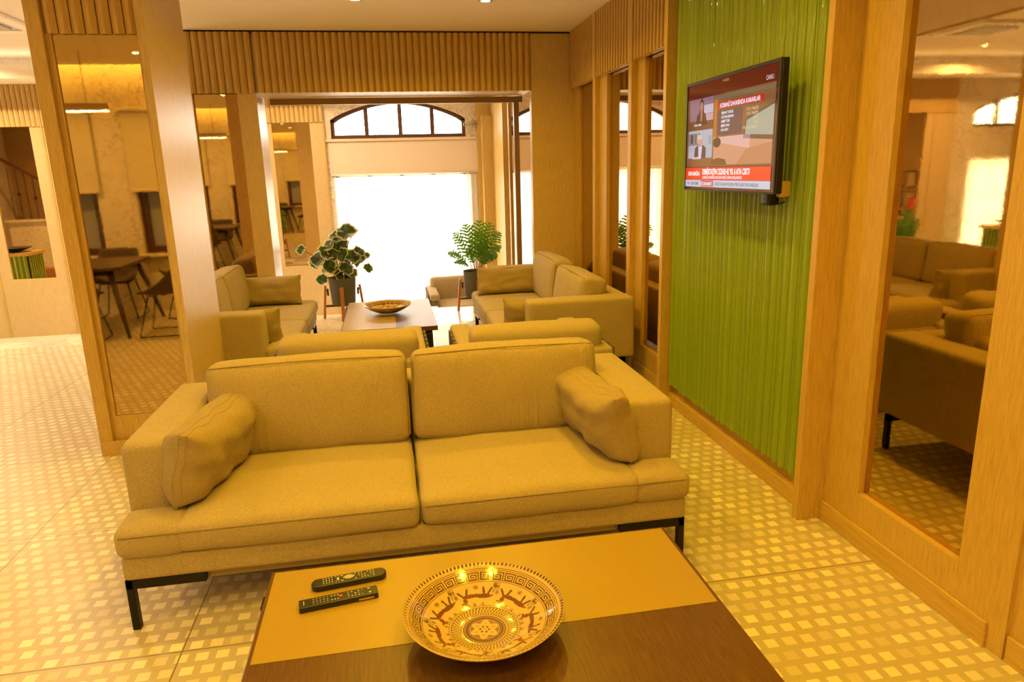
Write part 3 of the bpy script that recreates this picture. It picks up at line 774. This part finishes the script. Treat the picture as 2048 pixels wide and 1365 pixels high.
# ------------------------------------------------------------------ television
TVX = 1.70
tv = empty('television', (TVX, 3.41, 1.485), 0, 'flat black television showing a news broadcast on the green fluted wall', 'television')
def tvp(s, t_, d=0): return (-d, (3.895 - s*.975) - 3.41, t_*.575)
def tvbox(mb, s0, s1, t0, t1, d0, d1):
    a = tvp(s0, t0, d0); b = tvp(s1, t1, d1)
    mb.box(min(a[0],b[0]), max(a[0],b[0]), min(a[1],b[1]), max(a[1],b[1]), min(a[2],b[2]), max(a[2],b[2])); return mb
tvbox(MB(), 0, 1, 0, 1, -.035, 0).build('body', M_blackpl, tv, bevel=.006)
tvbox(MB(), .15, .85, .15, .8, -.07, -.035).build('rear_housing', M_blackpl, tv, bevel=.01)
MB().box(.05,.124,-.15,.15,.14,.44).build('wall_bracket', M_black, tv)
fr_ = MB(); tvbox(fr_, 0,1,.975,1,0,.006); tvbox(fr_,0,.014,0,.975,0,.006); tvbox(fr_,.986,1,0,.975,0,.006); tvbox(fr_,.014,.986,0,.012,0,.006)
fr_.build('bezel', M_blackpl, tv, bevel=.002)
def scr(name, c, e=1.0, rough=.08):
    t = NT(name); t.col(tuple(x*.1 for x in c)); t.b.inputs['Emission Color'].default_value = c + (1,); t.set(Emission_Strength=e, Roughness=rough, Specular_IOR_Level=.9); return t.m
scrm = {}
def S(c, e=1.0):
    k = (c, e)
    if k not in scrm: scrm[k] = scr('screen_light', c, e)
    return scrm[k]
screen = tvbox(MB(), .016, .984, .015, .972, .0, .001).build('screen', scr('screen_dark', (.10,.018,.008), .7, .05), tv)
LAY = [0]
def sq(s0, s1, t0, t1, c, lay, name='picture', e=1.0, pts=None):
    d = .0012 + .0004*lay; mb = MB()
    if pts: mb.poly([tvp(a, b, d) for a, b in pts])
    else: mb.poly([tvp(s0,t0,d), tvp(s1,t0,d), tvp(s1,t1,d), tvp(s0,t1,d)])
    return mb.build(name, S(c, e), screen, normals=False)
# broadcast background
sq(.017,.96,.84,.970,(.10,.012,.006),0,'picture'); sq(.017,.96,.22,.84,(.20,.085,.035),0)
sq(.017,.96,.795,.83,(.16,.12,.07),1); sq(.017,.35,.545,.83,(.13,.05,.02),1)
sq(.352,.395,.40,.80,(.42,.13,.012),1)
def ell(cs, ct, a, b, c, lay, n=20): sq(0,0,0,0,c,lay,pts=[(cs+a*math.cos(2*math.pi*i/n), ct+b*math.sin(2*math.pi*i/n)) for i in range(n)])
# upper inset: presenter in a dark jacket
sq(.05,.345,.64,.84,(.22,.13,.20),2); sq(.23,.345,.70,.775,(.42,.40,.55),3); sq(.25,.345,.635,.695,(.45,.27,.36),3)
sq(0,0,0,0,(.045,.018,.012),4,pts=[(.13,.60),(.27,.60),(.255,.69),(.225,.72),(.225,.80),(.20,.845),(.175,.80),(.175,.72),(.145,.69)])
ell(.200,.765,.020,.042,(.38,.17,.13),5); sq(.190,.212,.635,.73,(.34,.15,.11),5)
# lower inset: man in a suit before bookshelves
sq(.04,.345,.30,.555,(.34,.38,.48),2); sq(.04,.19,.42,.53,(.20,.16,.20),3); sq(.07,.10,.44,.52,(.05,.05,.06),4); sq(.13,.145,.44,.52,(.08,.10,.08),4); sq(.155,.175,.44,.52,(.45,.42,.35),4)
sq(.045,.11,.30,.36,(.40,.40,.50),4); sq(.30,.335,.42,.50,(.25,.28,.34),4)
sq(0,0,0,0,(.075,.035,.04),5,pts=[(.125,.30),(.27,.30),(.27,.39),(.24,.415),(.16,.415),(.13,.39)])
sq(0,0,0,0,(.50,.50,.72),6,pts=[(.18,.30),(.215,.30),(.225,.41),(.175,.41)]); ell(.198,.455,.028,.052,(.50,.27,.22),6); ell(.198,.49,.028,.022,(.50,.47,.48),7)
# main picture: blurred close view with a bluish pane
sq(.36,.955,.235,.475,(.50,.25,.16),2); sq(0,0,0,0,(.58,.36,.34),3,pts=[(.36,.44),(.75,.36),(.75,.475),(.36,.475)])
sq(0,0,0,0,(.42,.19,.10),3,pts=[(.62,.235),(.955,.235),(.955,.40),(.72,.36)])
ell(.40,.43,.045,.045,(.05,.02,.01),4); sq(.39,.66,.49,.70,(.10,.05,.055),2)
sq(0,0,0,0,(.10,.055,.04),3,pts=[(.68,.445),(.96,.415),(.96,.70),(.70,.60)]); sq(0,0,0,0,(.30,.33,.27),4,pts=[(.70,.475),(.96,.45),(.96,.68),(.71,.585)])
sq(0,0,0,0,(.16,.06,.015),4,pts=[(.33,.235),(.52,.235),(.50,.28),(.42,.295),(.34,.28)])
# banner, headline strip, ticker
sq(.395,.865,.712,.768,(.42,.025,.012),5,'banner'); sq(.016,.960,.100,.212,(.72,.045,.012),5,'banner'); sq(.016,.960,.035,.098,(.48,.52,.66),5,'banner')
sq(.225,.378,.040,.096,(.45,.10,.12),6,'banner')
FONTM = S((.82,.82,.95), 1.0)
def text(txt, s, t_, size, m, name='lettering', squeeze=1.0, align='LEFT', lay=8):
    cu = bpy.data.curves.new(name, 'FONT'); cu.body = txt; cu.size = size; cu.align_x = align; cu.offset = size*.018
    tmp = bpy.data.objects.new('tmp', cu); COL.objects.link(tmp)
    bpy.context.view_layer.update()
    me = bpy.data.meshes.new_from_object(tmp.evaluated_get(bpy.context.evaluated_depsgraph_get()))
    bpy.data.objects.remove(tmp); me.materials.clear(); me.materials.append(m)
    o = link(bpy.data.objects.new(name, me)); o.parent = screen
    x, y, z = tvp(s, t_, .0012+.0004*lay)
    # local x -> world -y, local y -> world z, normal -> -x
    o.matrix_local = Matrix(((0,0,-1,x),(-squeeze,0,0,y),(0,1,0,z),(0,0,0,1)))
    return o
text("KOBANİ DAVASINDA KARARLAR", .425, .722, .030, FONTM, squeeze=.88)
for i, (a, b) in enumerate((("SEBAHAT TUNCEL","12 YIL / TAHLİYE"),("GÜLTAN KIŞANAK","12 YIL / TAHLİYE"),("AHMET TÜRK","10 YIL"),("EMİNE AYNA","10 YIL"),("AYLA AKAT","9 YIL 9 AY / TAHLİYE"))):
    text(a, .443, .665-i*.036, .018, FONTM, squeeze=.85); text(b, .82, .660-i*.036, .018, S((.62,.50,.28),1.0), squeeze=.85, align='RIGHT')
text("DEMİRTAŞ'IN CEZASI 42 YIL 6 AYA ÇIKTI", .240, .150, .040, S((.9,.9,1.0),1.25), squeeze=.70)
text("KOBANİ DAVASINDA ARA SONA ERDİ, KARAR AÇIKLANIYOR", .243, .112, .0195, FONTM, squeeze=.80)
text("SON DAKİKA", .055, .140, .029, S((.9,.9,1.0),1.25), squeeze=.82)
text("CANLI", .875, .862, .027, S((.60,.50,.55),1.0), squeeze=.8)
text("HABER", .443, .935, .018, S((.35,.22,.05),1.0), squeeze=1.2)
text("11:41   EKONOMİ", .030, .052, .024, S((.10,.12,.20),.6), squeeze=.85); text("OCAK-MART", .232, .052, .023, FONTM, squeeze=.95)
text("DÖVİZ KURLARI VE BORSA YENİ GÜNE YATAY BAŞLADI", .395, .052, .022, S((.12,.14,.22),.6), squeeze=.80)
text("KANAL HABER", .115, .595, .015, FONTM, squeeze=.9); text("CANLI BAĞLANTI", .105, .292, .016, FONTM, squeeze=.8)
# plug and adapter on the wall beside the television
pl = empty('power_adapter', (1.835, 3.05, 1.49), 0, 'cream power plug adapter on the green wall below the television corner', 'adapter')
MB().rbox(-.055,.0,-.040,.045,-.025,.050,.012,4).build('housing', plain('cream_plastic', (.70,.50,.16), .4), pl, smooth=True)
MB().rbox(-.095,-.035,-.005,.065,-.062,.012,.014,4).build('plug', M_blackpl, pl, smooth=True)
MB().tube([(-.05,.02,-.05),(-.04,-.01,-.055),(-.03,-.035,-.045)], .005, 8).build('cable', M_blackpl, pl, smooth=True)

# ------------------------------------------------------------------ armchairs
def make_armchair(label):
    t = empty('armchair', (0,0,0), 0, label, 'armchair', 'beige armchairs with webbing sides')
    for sx in (-1, 1):
        xo = sx*.445
        f = MB(); a, b = sorted((xo, xo-sx*.012))
        f.box(a, b, .02, .06, 0, .53).box(a, b, .84, .88, 0, .53).box(a, b, .02, .88, .505, .535).box(a, b, .02, .88, .0, .03).box(a, b, .06, .84, .24, .27)
        f.build('side_frame', M_black, t, bevel=.002)
        for i in range(7):
            y = .12 + i*.11
            MB().rbox(*sorted((xo-sx*.004, xo+sx*.012)), y, y+.075, .25, .60, .006, 3).build('strap', M_strap, t, smooth=True)
        MB().rbox(*sorted((sx*.305, sx*.438)), .0, .90, .530, .612, .026, 8, (0,0,.006)).build('armrest', M_fab, t, smooth=True)
    MB().box(-.43,.43,.84,.87,.24,.28).box(-.43,.43,.03,.06,.24,.28).build('cross_bar', M_black, t)
    MB().rbox(-.30,.30,.02,.72,.28,.43,.04,8,(0,.01,.02)).build('seat_cushion', M_fab, t, smooth=True)
    Mx = Matrix.Translation((0,.75,.43)) @ Matrix.Rotation(R(-6),4,'X') @ Matrix.Translation((0,-.75,-.43))
    MB().rbox(-.385,.385,.640,.835,.345,.745,.050,10,(.006,.02,.006),Mx,.004,3).build('back_cushion', M_fab, t, smooth=True)
    MB().rbox(-.43,.43,.80,.89,.30,.585,.02,8).build('back_frame', M_fab, t, smooth=True)
    return t
a1 = make_armchair('beige armchair seen from behind, left of the two behind the front sofa'); a1.location = (-.265, 4.70, 0); a1.rotation_euler = (0,0,R(180))
a2 = copy_tree(a1); a2.location = (.800, 4.66, 0); a2['label'] = 'beige armchair seen from behind, right of the two behind the front sofa'
a3 = copy_tree(a1); a3.location = (.92, 9.35, LOW); a3.rotation_euler = (0,0,0); a3['label'] = 'beige armchair on the lower floor in front of the bright curtain, behind the fern'
a4 = copy_tree(a1); a4.location = (-1.55, 9.30, LOW); a4.rotation_euler = (0,0,R(90)); a4['label'] = 'beige armchair on the lower floor behind the left plant stand'
t3 = empty('side_table', (.62, 9.0, LOW), 0, 'small white side table on the lower floor before the curtain', 'side table')
MB().box(-.22,.22,-.20,.20,.44,.47).build('table_top', M_white, t3, bevel=.004)
for sx in (-1,1):
    for sy in (-1,1): MB().box(sx*.20-.012,sx*.20+.012,sy*.18-.012,sy*.18+.012,0,.44).build('leg', M_white, t3)

# ------------------------------------------------------------------ plants on four legged stands
def stand(loc, label, rz=0):
    t = empty('plant_stand', loc, rz, label, 'plant stand', 'wooden plant stands')
    for k in range(4):
        a = k*math.pi/2; c, s = math.cos(a), math.sin(a)
        M = Matrix.Rotation(a, 4, 'Z')
        l = MB(); P = [(.178,.385),(.206,.385),(.245,0),(.216,0)]
        l.prism(P, -.021, .021, 'y', M); lg = l.build('leg', M_orange_wood, t, bevel=.005)
        MB().box(.158,.182,-.012,.012,.27,.35,M).build('bracket', M_dark_wood, lg)
    MB().box(-.21,.21,-.012,.012,.136,.160).build('cross_bar', M_dark_wood, t); MB().box(-.012,.012,-.21,.21,.112,.136).build('cross_bar', M_dark_wood, t)
    return t
def pot_on(loc, label):
    t = empty('potted_plant', loc, 0, label, 'plant')
    MB().lathe([(.128,0),(.132,.004),(.155,.315),(.150,.315),(.146,.27)], 40, cap=False).build('pot', M_grey_pot, t, smooth=True)
    MB().lathe([(.128,.001),(.001,.001)],40).build('pot_base', M_grey_pot, t)
    MB().lathe([(.148,.272),(.10,.282),(.001,.288)], 30, cap=False).build('soil', M_soil, t, smooth=True)
    return t
def leafmat(name, c1, c2, tr=.35):
    t = NT(name); df = t.n('ShaderNodeBsdfPrincipled'); nz = t.noise(t.coords('Object'), 30, 2)
    cc = t.mix(nz, c1, c2); t.l(cc, t.b.inputs['Base Color']); t.set(Roughness=.45)
    tl = t.n('ShaderNodeBsdfTranslucent'); t.l(cc, tl.inputs[0]); mx = t.n('ShaderNodeMixShader'); mx.inputs[0].default_value = tr
    t.l(t.b.outputs[0], mx.inputs[1]); t.l(tl.outputs[0], mx.inputs[2]); t.l(mx.outputs[0], t.out.inputs[0]); return t.m
M_leafd = leafmat('dark_leaf', (.025,.055,.012), (.06,.11,.022), .22); M_leafe = leafmat('cream_leaf_edge', (.55,.55,.30), (.68,.66,.42), .4)
M_fern = leafmat('fern_leaf', (.05,.17,.012), (.17,.37,.025), .5)
M_stem = plain('stem', (.16,.10,.03), .7)
def bez(a, b, c, n=8): 
    a, b, c = Vector(a), Vector(b), Vector(c)
    return [a*(1-t)**2 + b*2*t*(1-t) + c*t*t for t in [i/n for i in range(n+1)]]
stand((-.575, 8.22, 0), 'four-legged wooden plant stand holding the variegated round-leaf plant')
pt = pot_on((-.575, 8.22, .161), 'variegated round-leaf plant in a grey felt pot, left of the bright window')
rnd = random.Random(11); lf = MB(); st_ = MB()
leaves = [(-.02,.10,.80,.085),(.09,-.02,.86,.10),(.15,.02,.84,.06),(-.15,-.05,.62,.085),(-.23,.0,.55,.10),(-.26,.03,.50,.085),(-.08,.0,.60,.08),(.03,-.05,.58,.075),(.20,.0,.52,.085),(.26,.05,.55,.06),(.14,-.04,.56,.08),(.30,.0,.40,.05),(.06,-.08,.42,.075),(.10,.03,.36,.07),(-.05,-.06,.40,.07),(-.22,-.02,.29,.06),(-.12,-.08,.46,.075),(-.42,.0,.66,.05),(-.02,-.1,.34,.06),(.0,.05,.70,.085),(-.12,.04,.70,.08),(.22,-.05,.62,.06),(-.18,.06,.40,.06),(.04,.08,.46,.08)]
for (x, y, z, r) in leaves:
    z = z*.94 + .03; r *= 1.22
    c = Vector((x*1.02, y, z)); root = Vector((x*.15, y*.2, .285))
    st_.tube(bez(root, root*.5 + c*.5 + Vector((-x*.25, 0, .06)), c), .0055, 6, r2=.0035)
    nrm = Vector((rnd.uniform(-.8,.8), -rnd.uniform(.3,1.1), rnd.uniform(.25,1.1))).normalized()
    u = nrm.orthogonal().normalized(); v = nrm.cross(u)
    N = 22; ctr = lf.bm.verts.new(c - nrm*r*.22); inner = []; outer = []
    for k in range(N):
        a = 2*math.pi*k/N; rr = r*(1 + .10*math.cos(a*7)) * (.75 if k == 0 else 1)
        d = u*math.cos(a) + v*math.sin(a); wv = nrm*(.18*r*math.sin(a*3+x*9))
        inner.append(lf.bm.verts.new(c + d*rr*.84 + wv*.7)); outer.append(lf.bm.verts.new(c + d*rr + wv))
    for k in range(N):
        k2 = (k+1) % N
        f = lf.bm.faces.new((ctr, inner[k], inner[k2])); f.material_index = 0
        f = lf.bm.faces.new((inner[k], outer[k], outer[k2], inner[k2])); f.material_index = 1 if (k % 5 or True) else 0
lf.build('foliage', [M_leafd, M_leafe], pt, normals=False); st_.build('stem', M_stem, pt, smooth=True)
stand((.985, 8.22, 0), 'four-legged wooden plant stand holding the bright green fern')
pt2 = pot_on((.985, 8.22, .161), 'bright green split-leaf fern in a grey pot, right of the bright window')
def fern(root, tip, sag, wid, mb, sm, rnd):
    root, tip = Vector(root), Vector(tip); mid = (root+tip)/2 + Vector((0,0,sag))
    P = bez(root, mid, tip, 24); sm.tube(P[:22], .004, 5, r2=.0015)
    for i in range(8, 25, 2):
        p = P[i]; t = (P[min(24,i+1)] - P[i-1]).normalized(); s = t.cross(Vector((0,-.5,.85))).normalized()
        k = (i-8)/16; L = wid*.85*(math.sin(math.pi*(.22+.70*k))**.8)*rnd.uniform(.75,1.1)
        for sg in (-1, 1):
            d = (s*sg + t*.55).normalized(); n = d.cross(t).normalized()
            w = .0135
            pts = [p - t*w, p + d*L*.35 - t*w*1.2, p + d*L*.42 - t*w*.5, p + d*L*.72 - t*w*1.0, p + d*L - Vector((0,0,L*.18)), p + d*L*.75 + t*w*.9, p + d*L*.48 + t*w*.5, p + d*L*.38 + t*w*1.2, p + t*w]
            mb.poly([q + n*rnd.uniform(-.003,.003) for q in pts])
lf = MB(); st_ = MB(); rnd = random.Random(5)
fr_l = [(-.24,-.05,.78,.17),(-.31,.0,.55,.13),(-.25,-.08,.44,.10),(-.10,.0,.86,.18),(.05,-.06,.90,.20),(.18,.0,.87,.18),(.28,-.04,.76,.17),(.30,.03,.60,.14),(.24,-.08,.50,.12),(.10,-.14,.64,.17),(-.08,-.12,.62,.16),(.06,.08,.76,.18),(.18,.10,.50,.12)]
for (x, y, z, w) in fr_l: fern((x*.12, y*.2, .285), (x, y, z*.98), .05 + .25*abs(x), w*.9, lf, st_, rnd)
lf.build('foliage', M_fern, pt2, normals=False); st_.build('stem', M_stem, pt2, smooth=True)

s4 = copy_tree([o for o in bpy.data.objects if o.name == 'plant_stand'][0]); s4.location = (-2.3, 7.50, 0); s4['label'] = 'four-legged wooden plant stand with a fern, left of the back wall, seen only in mirrors'
p4 = copy_tree(pt2); p4.location = (-2.3, 7.50, .161); p4.rotation_euler = (0,0,R(120)); p4['label'] = 'green fern in a grey pot, visible above the sofas in the tall right mirror'
# ------------------------------------------------------------------ security camera
M_camg = plain('camera_grey', (.42,.33,.22), .5)
sc = empty('security_camera', (1.45, 11.28, 2.37), 0, 'small white security camera bracketed to the wall right of the arched window', 'security camera')
Mq = Matrix.Rotation(R(-12), 4, 'Y')
MB().tube([Mq @ Vector(p) for p in ((-.20,-.09,0),(-.02,-.09,.0))], .032, 16).build('housing', M_camg, sc, smooth=True)
MB().tube([Mq @ Vector(p) for p in ((-.215,-.09,0),(-.20,-.09,0))], .026, 16).build('lens', M_blackpl, sc, smooth=True)
MB().tube([(-.08,-.09,-.03),(-.06,-.04,-.05),(.0,.0,-.02)], .010, 8).tube([(0,.02,-.02),(0,-.012,-.02)], .03, 12).build('bracket', M_camg, sc, smooth=True)
MB().tube([(-.04,-.06,-.04),(-.05,-.05,-.12),(-.02,-.02,-.20),(0,.01,-.22)], .004, 6).build('cable', M_white, sc)

# ------------------------------------------------------------------ dining set seen in the mirrors
dt = empty('dining_table', (-3.62, .37, 0), 0, 'dark wooden dining table under the linear lamp, seen in the pillar mirror', 'dining table')
MB().prism([(-.80,-.50),(-.74,-.56),(.76,-.56),(.82,-.50),(.82,.50),(.76,.56),(-.74,.56),(-.80,.50)], .715, .75).build('table_top', M_dark_wood, dt, bevel=.006)
for sx in (-1,1):
    for sy in (-1,1):
        MB().tube([(sx*.68, sy*.42, .715), (sx*.84, sy*.60, .0)], .034, 14, r2=.018).build('leg', M_dark_wood, dt, smooth=True)
MB().box(-.66,.66,-.40,-.37,.65,.715).box(-.66,.66,.37,.40,.65,.715).build('apron', M_dark_wood, dt)
def make_chair(label):
    t = empty('dining_chair', (0,0,0), 0, label, 'chair', 'brown bucket dining chairs')
    mb = MB(); NU, NV = 20, 16; g = {}
    for i in range(NU+1):
        for j in range(NV+1):
            u = -1 + 2*i/NU; v = j/NV    # v 0 front edge of the seat .. 1 top of the back
            if v < .5: y = -.22 + .40*(v/.5); z = .455 - .02*math.sin(math.pi*v/.5); side = .10*abs(u)**4
            else:
                q = (v-.5)/.5; y = .18 + .10*math.sin(q*math.pi/2*.8) ; z = .455 + .37*q**1.1; side = 0
            x = u*(.235 - .035*max(0, v-.75)*4*.5)
            wrap = abs(u)**2.4
            if v < .5: z += wrap*(.03 + .27*(v/.5)**1.5); x *= 1 + .04*v
            else: y -= wrap*(.16*(1-(v-.5)*1.1)); z += wrap*.03*(1-v) ; 
            if v >= .5: z += wrap*.27*(1-(v-.5)/.5)**2*.95
            g[i,j] = mb.bm.verts.new((x, y, z))
    for i in range(NU):
        for j in range(NV): mb.bm.faces.new((g[i,j], g[i+1,j], g[i+1,j+1], g[i,j+1]))
    o = mb.build('shell', M_choc, t, smooth=True)
    m = o.modifiers.new('thickness', 'SOLIDIFY'); m.thickness = .028; m.offset = 0
    m = o.modifiers.new('soft', 'SUBSURF'); m.levels = m.render_levels = 1
    for sx in (-1, 1):
        MB().tube([(sx*.15,.16,.44),(sx*.235,.235,.012),(sx*.235,-.235,.012),(sx*.15,-.13,.44)], .0085, 10).build('sled_leg', M_black, t, smooth=True)
    MB().tube([(-.16,.14,.435),(.16,.14,.435)], .008, 8).tube([(-.16,-.11,.435),(.16,-.11,.435)], .008, 8).tube([(-.16,.02,.432),(.16,.02,.432)], .006, 8).build('cross_rod', M_black, t, smooth=True)
    return t
c1 = make_chair('brown bucket chair at the end of the dining table, nearest in the pillar mirror'); c1.location = (-2.43, .78, 0); c1.rotation_euler = (0,0,R(-92))
for (x, y, rz, lab) in ((-3.25, 1.02, 2, 'brown bucket chair on the pillar side of the dining table, cut by the mirror edge'),
                   (-3.28, -.33, 178, 'brown bucket chair between the dining table and the rear windows'),
                   (-2.35, -.12, -65, 'brown bucket chair at the dining table corner nearest the rear wall'),
                   (-4.0, 1.12, -3, 'brown bucket chair at the pillar side of the table, far left end')):
    c = copy_tree(c1); c.location = (x, y, 0); c.rotation_euler = (0,0,R(rz)); c['label'] = lab

# ------------------------------------------------------------------ reception side (seen through the mirrors)
dk = empty('reception_desk', (-6.60, 9.85, LOW), 0, 'green slatted reception desk with a wooden top in the sunken lobby', 'reception desk')
d = MB(); d.box(-.82,.82,-.25,.25,0,1.09); d.build('body', M_green, dk)
d = MB(); slats(d, -.82, .82, .02, 1.09, .25, 'x', .018, .07, 1); slats(d, -.82, .82, .02, 1.09, -.25, 'x', .018, .07, -1); slats(d, -.25, .25, .02, 1.09, .82, 'y', .018, .07, 1); d.build('slatted_front', M_green, dk)
MB().box(-.86,.86,-.29,.29,1.09,1.14).build('desk_top', M_oak_h, dk, bevel=.004)
bw_ = MB().lathe([(.05,0),(.10,.015),(.24,.07),(.245,.075),(.22,.07),(.09,.028),(.001,.025)], 32).build('dark_bowl', M_blackpl, smooth=True, loc=(-6.05, 9.85, LOW+1.14))
tag(bw_, 'wide dark bowl on the green reception desk', 'bowl')
es = empty('sign_stand', (-6.35, 10.0, LOW+1.14), R(200), 'small black stand with a plain pink card on the reception desk', 'sign stand')
MB().box(-.11,.11,-.004,.004,.03,.36,Matrix.Rotation(R(12),4,'X')).build('board', M_blackpl, es); MB().box(-.10,.10,-.010,-.005,.12,.35,Matrix.Rotation(R(12),4,'X')).build('card', plain('pink_card', (.75,.06,.16), .5), es)
MB().box(-.09,.09,-.02,.10,0,.02).build('foot', M_blackpl, es)
bx = MB().box(-.25,.25,-.20,.20,0,.34).build('storage_box', M_orange_wood, bevel=.006, loc=(-7.70, 5.0, LOW)); tag(bx, 'low orange-brown wooden box on the lobby floor near the stairs', 'box')
# half wall, stair railing, jug
struct('trim_2', MB().box(-9.3, -7.3, 2.9, 3.1, LOW, .70).box(-9.35, -7.25, 2.85, 3.15, .70, .75), M_marble)
rl = empty('stair_railing', (0,0,0), 0, 'dark stair railing with twisted balusters above the marble half wall', 'railing')
def zr(x): return 2.02 - (x + 9.2)*.46 + .18*max(0, -8.7-x)
MB().tube([(x/10, 2.7, zr(x/10)) for x in range(-95, -72, 2)], .035, 10).build('handrail', plain('mahogany_rail', (.09,.025,.012), .3), rl, smooth=True)
for i in range(12):
    x = -9.3 + i*.18
    b = MB().tube([(x, 2.7, .40), (x, 2.7, zr(x))], .010, 6)
    if i % 2: b.lathe([(.001,-.05),(.035,-.01),(.035,.01),(.001,.05)], 10, (x, 2.7, (.9+zr(x))/2-.1), cap=False)
    b.build('baluster', M_black, rl)
struct('trim_3', MB().box(-9.6, -7.2, 2.60, 2.80, LOW, .40), M_marble)
struct('wall_stairs', MB().box(-9.9, -7.2, 1.2, 1.3, LOW, ZL), mat_marble('brown_plaster', (.36,.22,.09), (.48,.31,.14), (.22,.13,.05), .6))
jg = empty('metal_jug', (-8.0, 2.99, .75), 0, 'shiny metal jug standing on the marble half wall by the stairs', 'jug')
MB().lathe([(.001,0),(.10,0),(.115,.05),(.12,.14),(.09,.22),(.07,.25),(.095,.28),(.090,.28),(.065,.25),(.001,.03)], 24, cap=False).build('body', M_steel, jg, smooth=True)
MB().tube([(.10,0,.07),(.18,0,.12),(.17,0,.22),(.085,0,.26)], .010, 8).build('handle', M_steel, jg, smooth=True)
# certificates on the far end wall of the lobby
struct('wall_lobby_left', MB().box(XL-.1, XL, 4.6, 9.4, LOW, ZL), M_marble)
names = ['upper left', 'upper middle', 'upper right', 'lower left', 'lower middle', 'lower right']
for i in range(6):
    y = 6.3 + (i % 3)*.42; z = 1.15 - (i//3)*.48
    ce = empty('framed_certificate', (XL+.012, y, z), 0, 'white framed certificate on the lobby end wall, %s of six' % names[i], 'certificate', 'framed certificates')
    MB().box(0,.015,-.16,.16,-.2,.2).build('frame', M_dark_wood, ce); MB().box(.015,.018,-.135,.135,-.175,.175).build('sheet', M_white, ce)
